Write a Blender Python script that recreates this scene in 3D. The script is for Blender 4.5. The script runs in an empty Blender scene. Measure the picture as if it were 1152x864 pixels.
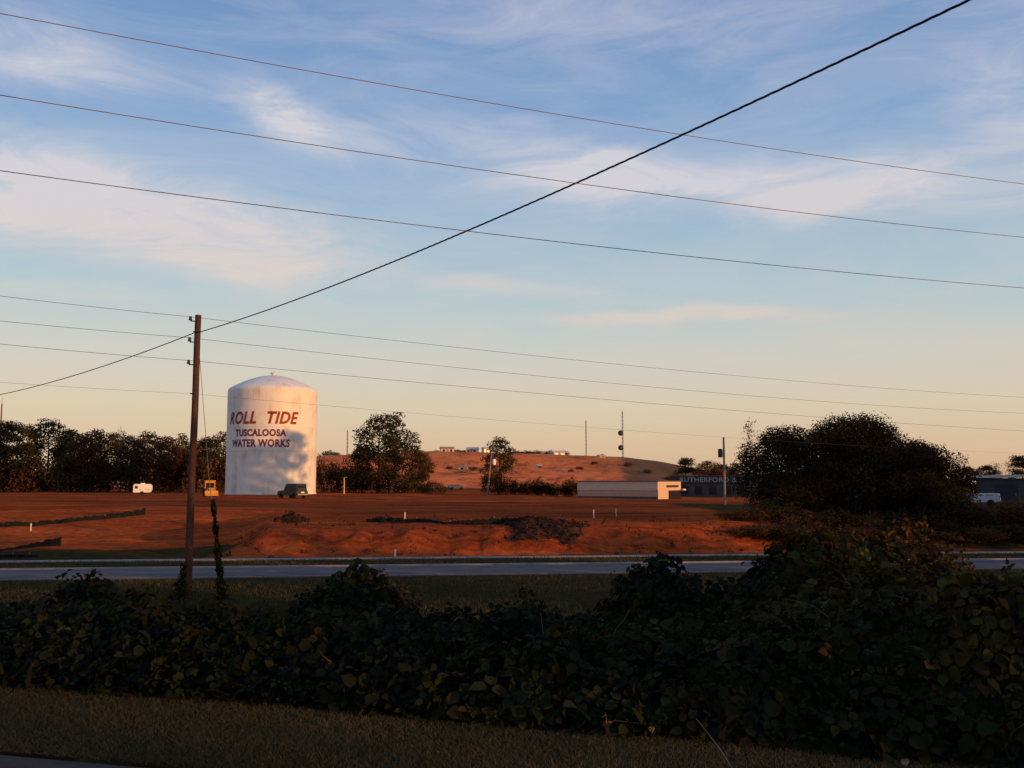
import bpy, bmesh, math, random
import numpy as np
from mathutils import Vector, Matrix

R = math.radians
S = bpy.context.scene
COL = S.collection

# ------------------------------------------------------------------ camera
F = 1106.0                       # focal length in pixels of a 1152 px wide picture
PITCH = math.atan(108.0 / F)     # horizon sits 108 px below the middle
CAMZ = 4.0
cam = bpy.data.cameras.new('camera')
cam.sensor_width = 36.0
cam.lens = 18.0 / (576.0 / F)
cam.clip_start = 0.1
cam.clip_end = 9000
co = bpy.data.objects.new('camera', cam)
COL.objects.link(co)
co.location = (0, 0, CAMZ)
co.rotation_euler = (math.pi / 2 + PITCH, 0, 0)
S.camera = co

# ------------------------------------------------------------------ light and exposure
SUN_EL = R(4.2)
SX, SY = 0.84, -0.545            # horizontal direction towards the sun (behind, right)
n_ = math.hypot(SX, SY); SX /= n_; SY /= n_
SUN_STRENGTH = 4.6
SUN_COL = (1.0, 0.48, 0.145)
SKY_STRENGTH = 0.10
NISHITA_GAIN = 0.22
RAMP_GAIN = 8.9
EXPOSURE = 0.0
S.view_settings.view_transform = 'Standard'
S.view_settings.look = 'None'
S.view_settings.gamma = 1
S.view_settings.use_curve_mapping = False
S.view_settings.exposure = EXPOSURE
S.render.engine = 'CYCLES'
S.cycles.use_denoising = True
S.cycles.max_bounces = 6
S.cycles.diffuse_bounces = 3
S.cycles.transparent_max_bounces = 4

sl = bpy.data.lights.new('sun', 'SUN')
sl.energy = SUN_STRENGTH
sl.angle = R(0.4)
sl.color = SUN_COL
so = bpy.data.objects.new('sun', sl)
COL.objects.link(so)
sdir = Vector((SX * math.cos(SUN_EL), SY * math.cos(SUN_EL), math.sin(SUN_EL)))
so.rotation_euler = sdir.to_track_quat('Z', 'Y').to_euler()
so.location = (60, -60, 40)


def srgb(r, g, b):
    f = lambda c: (c / 255 / 12.92) if c / 255 <= 0.04045 else ((c / 255 + 0.055) / 1.055) ** 2.4
    return (f(r), f(g), f(b), 1.0)


def build_world():
    w = bpy.data.worlds.new('World')
    S.world = w
    w.use_nodes = True
    nt = w.node_tree
    N, L = nt.nodes, nt.links
    N.clear()
    out = N.new('ShaderNodeOutputWorld')
    bg = N.new('ShaderNodeBackground')
    bg.inputs['Strength'].default_value = SKY_STRENGTH
    L.new(bg.outputs[0], out.inputs[0])
    sky = N.new('ShaderNodeTexSky')
    sky.sky_type = 'NISHITA'
    sky.sun_disc = False
    sky.sun_elevation = SUN_EL
    sky.sun_rotation = math.atan2(SX, SY)
    sky.altitude = 100
    sky.air_density = 1.0
    sky.dust_density = 1.2
    sky.ozone_density = 1.0
    tc = N.new('ShaderNodeTexCoord')
    sep = N.new('ShaderNodeSeparateXYZ')
    L.new(tc.outputs['Generated'], sep.inputs[0])

    def math_(op, a, b=None, clamp=False):
        m = N.new('ShaderNodeMath'); m.operation = op; m.use_clamp = clamp
        for i, v in enumerate((a, b)):
            if v is None: continue
            if isinstance(v, (int, float)): m.inputs[i].default_value = v
            else: L.new(v, m.inputs[i])
        return m.outputs[0]
    z = sep.outputs['Z']
    # colour of the clear evening sky by height above the horizon
    ramp = N.new('ShaderNodeValToRGB')
    cr = ramp.color_ramp
    stops = [(0.0, (212, 172, 140)), (0.02, (221, 187, 153)), (0.075, (220, 204, 180)), (0.125, (207, 207, 200)),
             (0.185, (181, 202, 210)), (0.26, (159, 188, 214)), (0.345, (134, 168, 210)), (0.46, (108, 145, 197)), (0.62, (118, 150, 208)), (0.85, (150, 174, 220))]
    cr.elements[0].position = stops[0][0]; cr.elements[0].color = srgb(*stops[0][1])
    cr.elements[1].position = stops[-1][0]; cr.elements[1].color = srgb(*stops[-1][1])
    for p, c in stops[1:-1]:
        e = cr.elements.new(p); e.color = srgb(*c)
    L.new(math_('MAXIMUM', z, 0.0), ramp.inputs[0])
    # cirrus: noise stretched along the streaks, gathered in a few banks
    zz = math_('ADD', math_('MAXIMUM', z, 0.0), 0.06)
    az = math_('MULTIPLY', math_('ARCTAN2', sep.outputs['X'], sep.outputs['Y']), 57.2958)
    el = math_('MULTIPLY', math_('ARCSINE', z), 57.2958)
    cmb = N.new('ShaderNodeCombineXYZ')
    L.new(az, cmb.inputs[0]); L.new(el, cmb.inputs[1])
    mp = N.new('ShaderNodeMapping')
    mp.inputs['Rotation'].default_value = (0, 0, R(9))
    mp.inputs['Scale'].default_value = (0.055, 0.23, 1)
    L.new(cmb.outputs[0], mp.inputs[0])
    n1 = N.new('ShaderNodeTexNoise')
    n1.inputs['Scale'].default_value = 1.6
    n1.inputs['Detail'].default_value = 7
    n1.inputs['Roughness'].default_value = 0.66
    n1.inputs['Distortion'].default_value = 0.9
    L.new(mp.outputs[0], n1.inputs['Vector'])
    nr = N.new('ShaderNodeMapRange'); nr.clamp = True
    nr.inputs['From Min'].default_value = 0.36; nr.inputs['From Max'].default_value = 0.72
    L.new(n1.outputs['Fac'], nr.inputs['Value'])
    streak = nr.outputs[0]
    warp = N.new('ShaderNodeTexNoise')
    warp.inputs['Scale'].default_value = 0.11
    warp.inputs['Detail'].default_value = 5
    L.new(cmb.outputs[0], warp.inputs['Vector'])
    wv = N.new('ShaderNodeVectorMath'); wv.operation = 'MULTIPLY_ADD'
    wv.inputs[1].default_value = (7, 3.2, 0); wv.inputs[2].default_value = (-3.5, -1.6, 0)
    L.new(warp.outputs['Color'], wv.inputs[0])
    add = N.new('ShaderNodeVectorMath'); add.operation = 'ADD'
    L.new(cmb.outputs[0], add.inputs[0]); L.new(wv.outputs[0], add.inputs[1])
    # (azimuth, elevation, half width, half height, tilt, amount) in degrees
    banks = [(-22, 14.4, 15.5, 3.4, -8, 1.3), (-28, 15.8, 7, 1.6, -6, .45), (16, 16.3, 20, 2.2, -4, 1.05), (4, 18.2, 8, 2.0, -12, .65),
             (-27, 22.3, 7.5, 1.9, -6, .8), (-13.5, 20.4, 4.5, 1.9, -22, .55), (-8, 19.6, 12, 1.7, -9, .4), (10.5, 9.2, 9.5, .6, 1, .95), (28, 18.6, 5, 2.6, -28, .55),
             (-1, 11.2, 9.5, .8, -5, .4), (-15, 11.6, 9, 1.0, -5, .35), (-26, 9.8, 8, .9, -4, .3), (4, 26, 22, 3, -4, .22), (28, 23, 9, 2, -3, .2),
             (70, 20, 22, 5, 4, .6), (-75, 24, 25, 6, -6, .6), (140, 22, 30, 5, 3, .5), (-150, 28, 30, 7, 0, .5)]
    total = None
    for (a, e, wa, we, tilt, amt) in banks:
        s1 = N.new('ShaderNodeVectorMath'); s1.operation = 'SUBTRACT'
        s1.inputs[1].default_value = (a, e, 0)
        L.new(add.outputs[0], s1.inputs[0])
        rt = N.new('ShaderNodeVectorRotate'); rt.rotation_type = 'Z_AXIS'
        rt.inputs['Angle'].default_value = R(-tilt)
        L.new(s1.outputs[0], rt.inputs['Vector'])
        sc = N.new('ShaderNodeVectorMath'); sc.operation = 'MULTIPLY'
        sc.inputs[1].default_value = (1 / wa, 1 / we, 0)
        L.new(rt.outputs[0], sc.inputs[0])
        ln = N.new('ShaderNodeVectorMath'); ln.operation = 'LENGTH'
        L.new(sc.outputs[0], ln.inputs[0])
        g = N.new('ShaderNodeMapRange'); g.interpolation_type = 'SMOOTHERSTEP'
        g.inputs['From Min'].default_value = 1.35; g.inputs['From Max'].default_value = 0.0
        g.inputs['To Min'].default_value = 0.0; g.inputs['To Max'].default_value = amt
        L.new(ln.outputs['Value'], g.inputs['Value'])
        total = g.outputs[0] if total is None else math_('ADD', total, g.outputs[0])
    body = math_('MULTIPLY', total, math_('ADD', math_('MULTIPLY', streak, 1.05), 0.46))
    veil = math_('MULTIPLY', streak, 0.30)
    cov = math_('MULTIPLY', math_('ADD', body, veil), 0.92, clamp=True)
    cmix = N.new('ShaderNodeMix'); cmix.data_type = 'RGBA'
    cl = N.new('ShaderNodeValToRGB')
    cl.color_ramp.elements[0].position = 0.08; cl.color_ramp.elements[0].color = srgb(232, 208, 184)
    cl.color_ramp.elements[1].position = 0.30; cl.color_ramp.elements[1].color = srgb(217, 214, 223)
    L.new(z, cl.inputs[0])
    L.new(cov, cmix.inputs['Factor'])
    L.new(ramp.outputs[0], cmix.inputs['A']); L.new(cl.outputs[0], cmix.inputs['B'])
    sc1 = N.new('ShaderNodeVectorMath'); sc1.operation = 'SCALE'; sc1.inputs['Scale'].default_value = RAMP_GAIN
    L.new(cmix.outputs['Result'], sc1.inputs[0])
    sc2 = N.new('ShaderNodeVectorMath'); sc2.operation = 'SCALE'; sc2.inputs['Scale'].default_value = NISHITA_GAIN
    L.new(sky.outputs[0], sc2.inputs[0])
    ad = N.new('ShaderNodeVectorMath'); ad.operation = 'ADD'
    L.new(sc1.outputs[0], ad.inputs[0]); L.new(sc2.outputs[0], ad.inputs[1])
    L.new(ad.outputs[0], bg.inputs['Color'])


build_world()

# ------------------------------------------------------------------ helpers
CT, ST = math.cos(PITCH), math.sin(PITCH)


def ray(px, py):
    cx, cy = (px - 576) / F, (432 - py) / F
    return Vector((cx, CT - cy * ST, ST + cy * CT))


def at(px, py, Y):
    """world point that lies Y metres ahead in the direction of a spot of the photograph"""
    r = ray(px, py)
    return Vector((0, 0, CAMZ)) + r * (Y / r.y)


def smooth(t):
    t = np.clip(t, 0, 1)
    return t * t * (3 - 2 * t)


_g = np.random.default_rng(11).random((256, 256))


def vnoise(x, y):
    x = np.asarray(x, float); y = np.asarray(y, float)
    xi = np.floor(x).astype(int); yi = np.floor(y).astype(int)
    fx = x - xi; fy = y - yi
    fx = fx * fx * (3 - 2 * fx); fy = fy * fy * (3 - 2 * fy)
    a = _g[xi % 256, yi % 256]; b = _g[(xi + 1) % 256, yi % 256]
    c = _g[xi % 256, (yi + 1) % 256]; d = _g[(xi + 1) % 256, (yi + 1) % 256]
    return (a * (1 - fx) + b * fx) * (1 - fy) + (c * (1 - fx) + d * fx) * fy


def fbm(x, y, o=4):
    x = np.asarray(x, float); y = np.asarray(y, float)
    s = 0; a = .5
    for i in range(o):
        s = s + a * (vnoise(x * 2 ** i + 17 * i, y * 2 ** i + 31 * i) - .5) * 2
        a *= .5
    return s


def kerb_line(x):
    return 5.80 - .275 * np.clip(x, -60, 60)


def hedge_line(x):
    return 7.20 - .323 * np.clip(x, -30, 30)


def terrain(x, y):
    x = np.asarray(x, float); y = np.asarray(y, float)
    d = y - hedge_line(x)
    k = y - kerb_line(x)
    z = 2.2 * (1 - smooth((d - .2) / 14.5))
    z = np.where(k < 0, 2.06, z)
    z = z + .05 * fbm(x * .5, y * .5) * smooth((d - 2) / 6) * smooth((39 - (y - .12 * x)) / 3)
    c = y - .12 * x
    # red bank beyond the far kerb, then the graded plateau
    left = smooth((-13.5 - x) / 5)
    right = smooth((x - 13) / 5)
    w = 4.3 * (1 - left) + 26 * left + 3 * right
    topz = 1.42 + .15 * fbm(x * .12 + 3, y * .02) + .15 * left
    prof = smooth((c - 52.6 - .5 * fbm(x * .5, 0 * y)) / w)
    rug = (fbm(x * .55, y * .35, 5) * .62 + fbm(x * 1.7, y * .7, 4) * .30) * (1 - .75 * left)
    bz = topz * prof + rug * np.clip(prof * (1 - prof) * 3.4, 0, 1)
    bz = bz - .32 * smooth((x - 2) / 26) * smooth((y - 70) / 60)
    bz = bz + .07 * fbm(x * .15, y * .1) * smooth((c - 60) / 12)
    bz = bz + .10 * np.exp(-((c - 52.6 - w - 1.5) / 1.2) ** 2) * (1 + fbm(x * .4, y * .1, 3) * 1.5)
    z = z + np.where(c > 52.4, bz, 0)
    return z


def tz(x, y):
    return float(terrain(np.array([x]), np.array([y]))[0])


def hit(px, py):
    """where the line of sight through a spot of the photograph meets the ground"""
    r = ray(px, py)
    Y = 5.0
    while Y < 900:
        p = Vector((0, 0, CAMZ)) + r * (Y / r.y)
        if p.z <= tz(p.x, p.y):
            return Vector((p.x, p.y, tz(p.x, p.y)))
        Y *= 1.004
    return p


def mesh_np(name, V, faces, mats, parent=None, tint=None, smoothed=False, matidx=None):
    """V (n,3) array; faces: array (m,k) or list of such arrays / lists"""
    me = bpy.data.meshes.new(name)
    V = np.asarray(V, np.float32)
    if isinstance(faces, np.ndarray):
        faces = [faces]
    li, ls, lt = [], [], []
    s = 0
    for fa in faces:
        if isinstance(fa, np.ndarray):
            li.append(fa.astype(np.int32).ravel()); k = fa.shape[1]; m = fa.shape[0]
            ls.append(s + np.arange(m, dtype=np.int32) * k); s += m * k
        else:
            a = np.array(fa, np.int32); li.append(a); ls.append(np.array([s], np.int32)); s += len(a)
    li = np.concatenate(li); ls = np.concatenate(ls)
    me.vertices.add(len(V)); me.vertices.foreach_set('co', V.ravel())
    me.loops.add(len(li)); me.loops.foreach_set('vertex_index', li)
    me.polygons.add(len(ls)); me.polygons.foreach_set('loop_start', ls)
    if tint is not None:
        a = me.attributes.new('tint', 'FLOAT', 'POINT')
        a.data.foreach_set('value', np.asarray(tint, np.float32))
    me.update(calc_edges=True)
    me.validate()
    if not isinstance(mats, (list, tuple)):
        mats = [mats]
    for m in mats:
        me.materials.append(m)
    if matidx is not None:
        me.polygons.foreach_set('material_index', np.asarray(matidx, np.int32))
    if smoothed:
        me.polygons.foreach_set('use_smooth', np.ones(len(me.polygons), bool))
    o = bpy.data.objects.new(name, me)
    COL.objects.link(o)
    if parent is not None:
        o.parent = parent
    return o


class MB:
    """collects shapes that belong to ONE mesh object"""
    def __init__(s):
        s.v = []; s.f = []; s.n = 0

    def add(s, V, Fs):
        V = [tuple(p) for p in V]
        s.v += V
        s.f += [[i + s.n for i in f] for f in Fs]
        s.n += len(V)
        return s

    def box(s, c, size, rz=0, bevel=0):
        bm = bmesh.new()
        bmesh.ops.create_cube(bm, size=1)
        for v in bm.verts:
            v.co = Vector((v.co.x * size[0], v.co.y * size[1], v.co.z * size[2]))
        if bevel:
            bmesh.ops.bevel(bm, geom=bm.edges[:], offset=bevel, segments=2, affect='EDGES')
        return s.take(bm, Matrix.Translation(c) @ Matrix.Rotation(rz, 4, 'Z'))

    def take(s, bm, M=None):
        if M is not None:
            bmesh.ops.transform(bm, matrix=M, verts=bm.verts)
        bm.verts.index_update()
        s.add([v.co[:] for v in bm.verts], [[v.index for v in f.verts] for f in bm.faces])
        bm.free()
        return s

    def prism(s, poly, y0, y1, bevel=0, M=None):
        """poly in x,z extruded along y"""
        bm = bmesh.new()
        a = [bm.verts.new((p[0], y0, p[1])) for p in poly]
        b = [bm.verts.new((p[0], y1, p[1])) for p in poly]
        bm.faces.new(a); bm.faces.new(b[::-1])
        n = len(poly)
        for i in range(n):
            bm.faces.new((a[i], b[i], b[(i + 1) % n], a[(i + 1) % n]))
        bmesh.ops.recalc_face_normals(bm, faces=bm.faces)
        if bevel:
            bmesh.ops.bevel(bm, geom=bm.edges[:], offset=bevel, segments=2, affect='EDGES')
        return s.take(bm, M)

    def tube(s, pts, radii, n=8, cap=True):
        pts = [Vector(p) for p in pts]
        if isinstance(radii, (int, float)):
            radii = [radii] * len(pts)
        V = []; Fs = []
        up = Vector((0, 0, 1))
        t0 = (pts[1] - pts[0]).normalized()
        a = t0.cross(up)
        if a.length < .05:
            a = t0.cross(Vector((1, 0, 0)))
        a.normalize()
        for i, p in enumerate(pts):
            t = (pts[min(i + 1, len(pts) - 1)] - pts[max(i - 1, 0)]).normalized()
            a = (a - t * a.dot(t)).normalized()
            b = t.cross(a)
            for k in range(n):
                th = 2 * math.pi * k / n
                V.append(p + (a * math.cos(th) + b * math.sin(th)) * radii[i])
        for i in range(len(pts) - 1):
            for k in range(n):
                Fs.append([i * n + k, i * n + (k + 1) % n, (i + 1) * n + (k + 1) % n, (i + 1) * n + k])
        if cap:
            Fs.append(list(range(n))[::-1]); Fs.append([(len(pts) - 1) * n + k for k in range(n)])
        return s.add(V, Fs)

    def lathe(s, prof, c=(0, 0, 0), n=24, axis='Z'):
        V = []; Fs = []
        for r, h in prof:
            for k in range(n):
                th = 2 * math.pi * k / n
                p = (r * math.cos(th), r * math.sin(th), h)
                if axis == 'Y': p = (p[0], p[2], p[1])
                if axis == 'X': p = (p[2], p[0], p[1])
                V.append((p[0] + c[0], p[1] + c[1], p[2] + c[2]))
        for i in range(len(prof) - 1):
            for k in range(n):
                Fs.append([i * n + k, i * n + (k + 1) % n, (i + 1) * n + (k + 1) % n, (i + 1) * n + k])
        if prof[0][0] > 1e-4: Fs.append(list(range(n))[::-1])
        if prof[-1][0] > 1e-4: Fs.append([(len(prof) - 1) * n + k for k in range(n)])
        return s.add(V, Fs)

    def build(s, name, mat, parent=None, smoothed=False, angle=None):
        me = bpy.data.meshes.new(name)
        me.from_pydata(s.v, [], s.f)
        me.validate(); me.update()
        bm = bmesh.new(); bm.from_mesh(me)
        bmesh.ops.recalc_face_normals(bm, faces=bm.faces)
        bm.to_mesh(me); bm.free()
        me.materials.append(mat)
        if smoothed:
            me.polygons.foreach_set('use_smooth', np.ones(len(me.polygons), bool))
            if angle: me.set_sharp_from_angle(angle=R(angle))
        o = bpy.data.objects.new(name, me)
        COL.objects.link(o)
        if parent is not None: o.parent = parent
        return o


def thing(name, label, cat, loc=(0, 0, 0), rz=0, group=None):
    o = bpy.data.objects.new(name, None)
    o.empty_display_size = .2
    COL.objects.link(o)
    o.location = loc; o.rotation_euler = (0, 0, rz)
    return tag(o, label, cat, group)


def tag(o, label, cat, group=None):
    o['label'] = label; o['category'] = cat
    if group: o['group'] = group
    return o


def kind(o, k):
    o['kind'] = k
    return o


def copy_tree(o, parent=None):
    c = o.copy(); COL.objects.link(c)
    if parent is not None: c.parent = parent
    for ch in o.children:
        copy_tree(ch, c)
    return c


# ------------------------------------------------------------------ materials
def newmat(name):
    m = bpy.data.materials.new(name); m.use_nodes = True
    return m, m.node_tree.nodes, m.node_tree.links, m.node_tree.nodes['Principled BSDF']


def plain(name, col, rough=.7, metal=0, noise=.25, scale=6, bump=0, spec=.15):
    m, N, L, b = newmat(name)
    tc = N.new('ShaderNodeTexCoord')
    n = N.new('ShaderNodeTexNoise'); n.inputs['Scale'].default_value = scale; n.inputs['Detail'].default_value = 6
    L.new(tc.outputs['Object'], n.inputs['Vector'])
    r = N.new('ShaderNodeValToRGB')
    r.color_ramp.elements[0].position = .3; r.color_ramp.elements[1].position = .7
    r.color_ramp.elements[0].color = tuple(c * (1 - noise) for c in col) + (1,)
    r.color_ramp.elements[1].color = tuple(min(1, c * (1 + noise)) for c in col) + (1,)
    L.new(n.outputs['Fac'], r.inputs[0]); L.new(r.outputs[0], b.inputs['Base Color'])
    b.inputs['Roughness'].default_value = rough; b.inputs['Metallic'].default_value = metal
    b.inputs['Specular IOR Level'].default_value = spec
    if bump:
        bp = N.new('ShaderNodeBump'); bp.inputs['Strength'].default_value = bump; bp.inputs['Distance'].default_value = .05
        L.new(n.outputs['Fac'], bp.inputs['Height']); L.new(bp.outputs[0], b.inputs['Normal'])
    return m


def foliage(name, cols, rough=.8, trans=.25, spec=.08):
    """leaf colours picked leaf by leaf through the attribute tint"""
    m, N, L, b = newmat(name)
    at_ = N.new('ShaderNodeAttribute'); at_.attribute_name = 'tint'
    r = N.new('ShaderNodeValToRGB')
    cr = r.color_ramp
    k = len(cols)
    cr.elements[0].position = 0; cr.elements[0].color = cols[0] + (1,)
    cr.elements[1].position = 1; cr.elements[1].color = cols[-1] + (1,)
    for i in range(1, k - 1):
        e = cr.elements.new(i / (k - 1)); e.color = cols[i] + (1,)
    L.new(at_.outputs['Fac'], r.inputs[0])
    L.new(r.outputs[0], b.inputs['Base Color'])
    b.inputs['Roughness'].default_value = rough
    b.inputs['Specular IOR Level'].default_value = spec
    t = N.new('ShaderNodeBsdfTranslucent'); L.new(r.outputs[0], t.inputs[0])
    mx = N.new('ShaderNodeMixShader'); mx.inputs[0].default_value = trans
    L.new(b.outputs[0], mx.inputs[1]); L.new(t.outputs[0], mx.inputs[2])
    L.new(mx.outputs[0], N['Material Output'].inputs[0])
    return m


def ground_mat():
    m, N, L, b = newmat('ground')
    geo = N.new('ShaderNodeNewGeometry')
    a = N.new('ShaderNodeAttribute'); a.attribute_name = 'tint'     # 0 grass .. 1 bare clay

    def noise(scale, sx=1, sy=1, detail=6, rough=.6):
        mp = N.new('ShaderNodeMapping'); mp.inputs['Scale'].default_value = (sx, sy, 1)
        mp.inputs['Rotation'].default_value = (0, 0, R(-6))
        L.new(geo.outputs['Position'], mp.inputs[0])
        n = N.new('ShaderNodeTexNoise'); n.inputs['Scale'].default_value = scale
        n.inputs['Detail'].default_value = detail; n.inputs['Roughness'].default_value = rough
        L.new(mp.outputs[0], n.inputs['Vector'])
        return n.outputs['Fac']

    def ramp(fac, stops):
        r = N.new('ShaderNodeValToRGB'); cr = r.color_ramp
        cr.elements[0].position, cr.elements[0].color = stops[0][0], stops[0][1] + (1,)
        cr.elements[1].position, cr.elements[1].color = stops[-1][0], stops[-1][1] + (1,)
        for p, c in stops[1:-1]:
            e = cr.elements.new(p); e.color = c + (1,)
        L.new(fac, r.inputs[0]); return r.outputs[0]

    def mix(f, A, B, t='MIX'):
        x = N.new('ShaderNodeMix'); x.data_type = 'RGBA'; x.blend_type = t
        if isinstance(f, float): x.inputs['Factor'].default_value = f
        else: L.new(f, x.inputs['Factor'])
        L.new(A, x.inputs['A']); L.new(B, x.inputs['B']); return x.outputs['Result']
    grass = ramp(noise(1.3, 1, 1, 8, .7), [(.3, (.026, .021, .008)), (.5, (.044, .034, .014)), (.72, (.075, .054, .026))])
    streak = noise(.16, .18, 1.4, 5, .55)
    clay = ramp(streak, [(.30, (.21, .060, .028)), (.46, (.44, .088, .028)), (.58, (.58, .12, .034)), (.75, (.62, .16, .05))])
    clod = ramp(noise(2.2, 1, 1, 8, .75), [(.35, (.42, .42, .42)), (.62, (1, 1, 1))])
    clay = mix(.85, clay, clod, 'MULTIPLY')
    ruts = ramp(noise(1.0, .035, 2.6, 4, .6), [(.40, (.62, .58, .56)), (.50, (1, 1, 1))])
    clay = mix(.8, clay, ruts, 'MULTIPLY')
    big = ramp(noise(.11, 1, 1, 7, .65), [(.38, (.62, .60, .62)), (.60, (1, 1, 1))])
    clay = mix(.8, clay, big, 'MULTIPLY')
    f = N.new('ShaderNodeMath'); f.operation = 'MULTIPLY_ADD'
    L.new(noise(.9, 1, 1, 8, .7), f.inputs[0]); f.inputs[1].default_value = 1.3; f.inputs[2].default_value = -.65
    f2 = N.new('ShaderNodeMath'); f2.operation = 'ADD'; L.new(a.outputs['Fac'], f2.inputs[0]); L.new(f.outputs[0], f2.inputs[1])
    mr = N.new('ShaderNodeMapRange'); mr.inputs['From Min'].default_value = .32; mr.inputs['From Max'].default_value = .62
    L.new(f2.outputs[0], mr.inputs['Value'])
    L.new(mix(mr.outputs[0], grass, clay), b.inputs['Base Color'])
    b.inputs['Roughness'].default_value = 1; b.inputs['Specular IOR Level'].default_value = 0
    bp = N.new('ShaderNodeBump'); bp.inputs['Strength'].default_value = 1; bp.inputs['Distance'].default_value = .22
    L.new(noise(3.5, 1, 1, 8, .75), bp.inputs['Height']); L.new(bp.outputs[0], b.inputs['Normal'])
    return m


M = {}
M['ground'] = ground_mat()
M['asphalt'] = plain('asphalt', (.088, .080, .082), .97, noise=.22, scale=1.2, bump=.1)
M['near_asphalt'] = plain('near_asphalt', (.07, .07, .07), .85, noise=.25, scale=9, bump=.2)
M['concrete'] = plain('concrete', (.20, .175, .16), .85, noise=.2, scale=3, bump=.1)
M['kerb'] = plain('kerb_concrete', (.05, .040, .036), 1, noise=.25, scale=8, bump=.2)
M['paint_line'] = plain('road_paint', (.20, .185, .17), .7, noise=.25, scale=5)
M['wood'] = plain('pole_wood', (.062, .030, .021), .85, noise=.35, scale=14, bump=.3)
M['grey_wood'] = plain('grey_wood', (.20, .15, .12), .85, noise=.3, scale=8)
M['metal'] = plain('galvanised_metal', (.22, .21, .21), .5, .6, .15)
M['dark_metal'] = plain('dark_metal', (.035, .035, .04), .45, .3, .2)
M['wire'] = plain('wire_metal', (.20, .15, .14), .6, .3, .1)
M['thin_wire'] = plain('thin_wire', (.06, .045, .042), .8, 0, .1)
M['cable'] = plain('cable_rubber', (.015, .018, .022), .55, 0, .2)
M['tank'] = plain('tank_paint', (.68, .665, .64), .6, noise=.05, scale=.35)
def tank_mat():
    m, N, L, b = newmat('tank_paint')
    tc = N.new('ShaderNodeTexCoord')
    mp = N.new('ShaderNodeMapping'); mp.inputs['Scale'].default_value = (1.1, 1.1, .06)
    L.new(tc.outputs['Object'], mp.inputs[0])
    n = N.new('ShaderNodeTexNoise'); n.inputs['Scale'].default_value = 1.0; n.inputs['Detail'].default_value = 7; n.inputs['Roughness'].default_value = .7
    L.new(mp.outputs[0], n.inputs['Vector'])
    n2 = N.new('ShaderNodeTexNoise'); n2.inputs['Scale'].default_value = .5; n2.inputs['Detail'].default_value = 6
    L.new(tc.outputs['Object'], n2.inputs['Vector'])
    ml = N.new('ShaderNodeMath'); ml.operation = 'MULTIPLY'; L.new(n.outputs['Fac'], ml.inputs[0]); L.new(n2.outputs['Fac'], ml.inputs[1])
    r = N.new('ShaderNodeValToRGB')
    r.color_ramp.elements[0].position = .12; r.color_ramp.elements[0].color = (.66, .63, .58, 1)
    r.color_ramp.elements[1].position = .42; r.color_ramp.elements[1].color = (.47, .40, .33, 1)
    e = r.color_ramp.elements.new(.26); e.color = (.64, .61, .56, 1)
    L.new(ml.outputs[0], r.inputs[0]); L.new(r.outputs[0], b.inputs['Base Color'])
    b.inputs['Roughness'].default_value = .6
    return m


M['tank'] = tank_mat()
M['seam'] = plain('seam_paint', (.52, .48, .43), .7, noise=.1)
M['red_paint'] = plain('red_lettering', (.25, .035, .018), .6, noise=.35, scale=1.4)
M['blue_paint'] = plain('blue_lettering', (.13, .035, .10), .6, noise=.3, scale=2)
M['glass'] = plain('dark_glass', (.012, .013, .016), .12, 0, .1, spec=.6)
M['tyre'] = plain('tyre_rubber', (.012, .012, .012), .9)
M['white_paint'] = plain('white_paint', (.75, .73, .70), .45, noise=.06)
M['van_paint'] = plain('van_paint', (.42, .42, .43), .5, noise=.06)
M['yellow_paint'] = plain('yellow_paint', (.55, .24, .03), .5, noise=.15)
M['dark_paint'] = plain('dark_green_paint', (.022, .024, .020), .4, noise=.1, spec=.3)
M['blue_car'] = plain('grey_blue_paint', (.07, .085, .11), .4, noise=.1)
M['fabric'] = plain('silt_fabric', (.010, .010, .011), .95, noise=.4, scale=5, bump=.3, spec=.1)
M['stake'] = plain('pale_stake', (.62, .50, .38), .8, noise=.15)
M['beige'] = plain('beige_block', (.52, .38, .28), .8, noise=.06, scale=1.2, bump=.05)
M['beige_low'] = plain('tan_brick', (.42, .25, .19), .85, noise=.12, scale=2.5, bump=.1)
M['pale_trim'] = plain('pale_trim', (.66, .58, .50), .7, noise=.06)
M['roof_flat'] = plain('flat_roof', (.10, .085, .08), .9)
M['store'] = plain('dark_siding', (.030, .032, .038), .7, noise=.15, scale=2)
M['store_low'] = plain('teal_grey_panel', (.05, .058, .062), .6, noise=.2, scale=1.5)
M['sign_letter'] = plain('sign_letters', (.22, .235, .28), .6, noise=.1)
M['shed_wall'] = plain('shed_siding', (.05, .05, .06), .7, noise=.2, scale=2)
M['shed_roof'] = plain('shed_roof', (.45, .42, .43), .6, noise=.1)
M['house'] = plain('house_siding', (.62, .55, .48), .7, noise=.08)
M['tin'] = plain('rusty_tin', (.33, .17, .12), .7, noise=.3)
M['bark'] = plain('bark', (.085, .050, .036), .95, noise=.4, scale=6, bump=.4, spec=.1)
M['pale_bark'] = plain('pale_bark', (.20, .14, .11), .95, noise=.3, scale=6, spec=.1)
M['pine'] = foliage('pine_needles', [(.014, .016, .007), (.028, .030, .011), (.048, .040, .015), (.085, .052, .022)])
M['oak_brown'] = foliage('brown_leaves', [(.032, .018, .010), (.075, .034, .016), (.12, .050, .020), (.085, .060, .020)])
M['oak_olive'] = foliage('olive_leaves', [(.024, .020, .009), (.048, .036, .013), (.080, .052, .016), (.13, .066, .022)])
M['oak_dark'] = foliage('dark_leaves', [(.010, .010, .004), (.022, .018, .007), (.036, .024, .009), (.062, .030, .010)])
M['tan_twig'] = foliage('tan_twigs', [(.16, .10, .07), (.26, .17, .11), (.34, .23, .15)])
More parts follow.
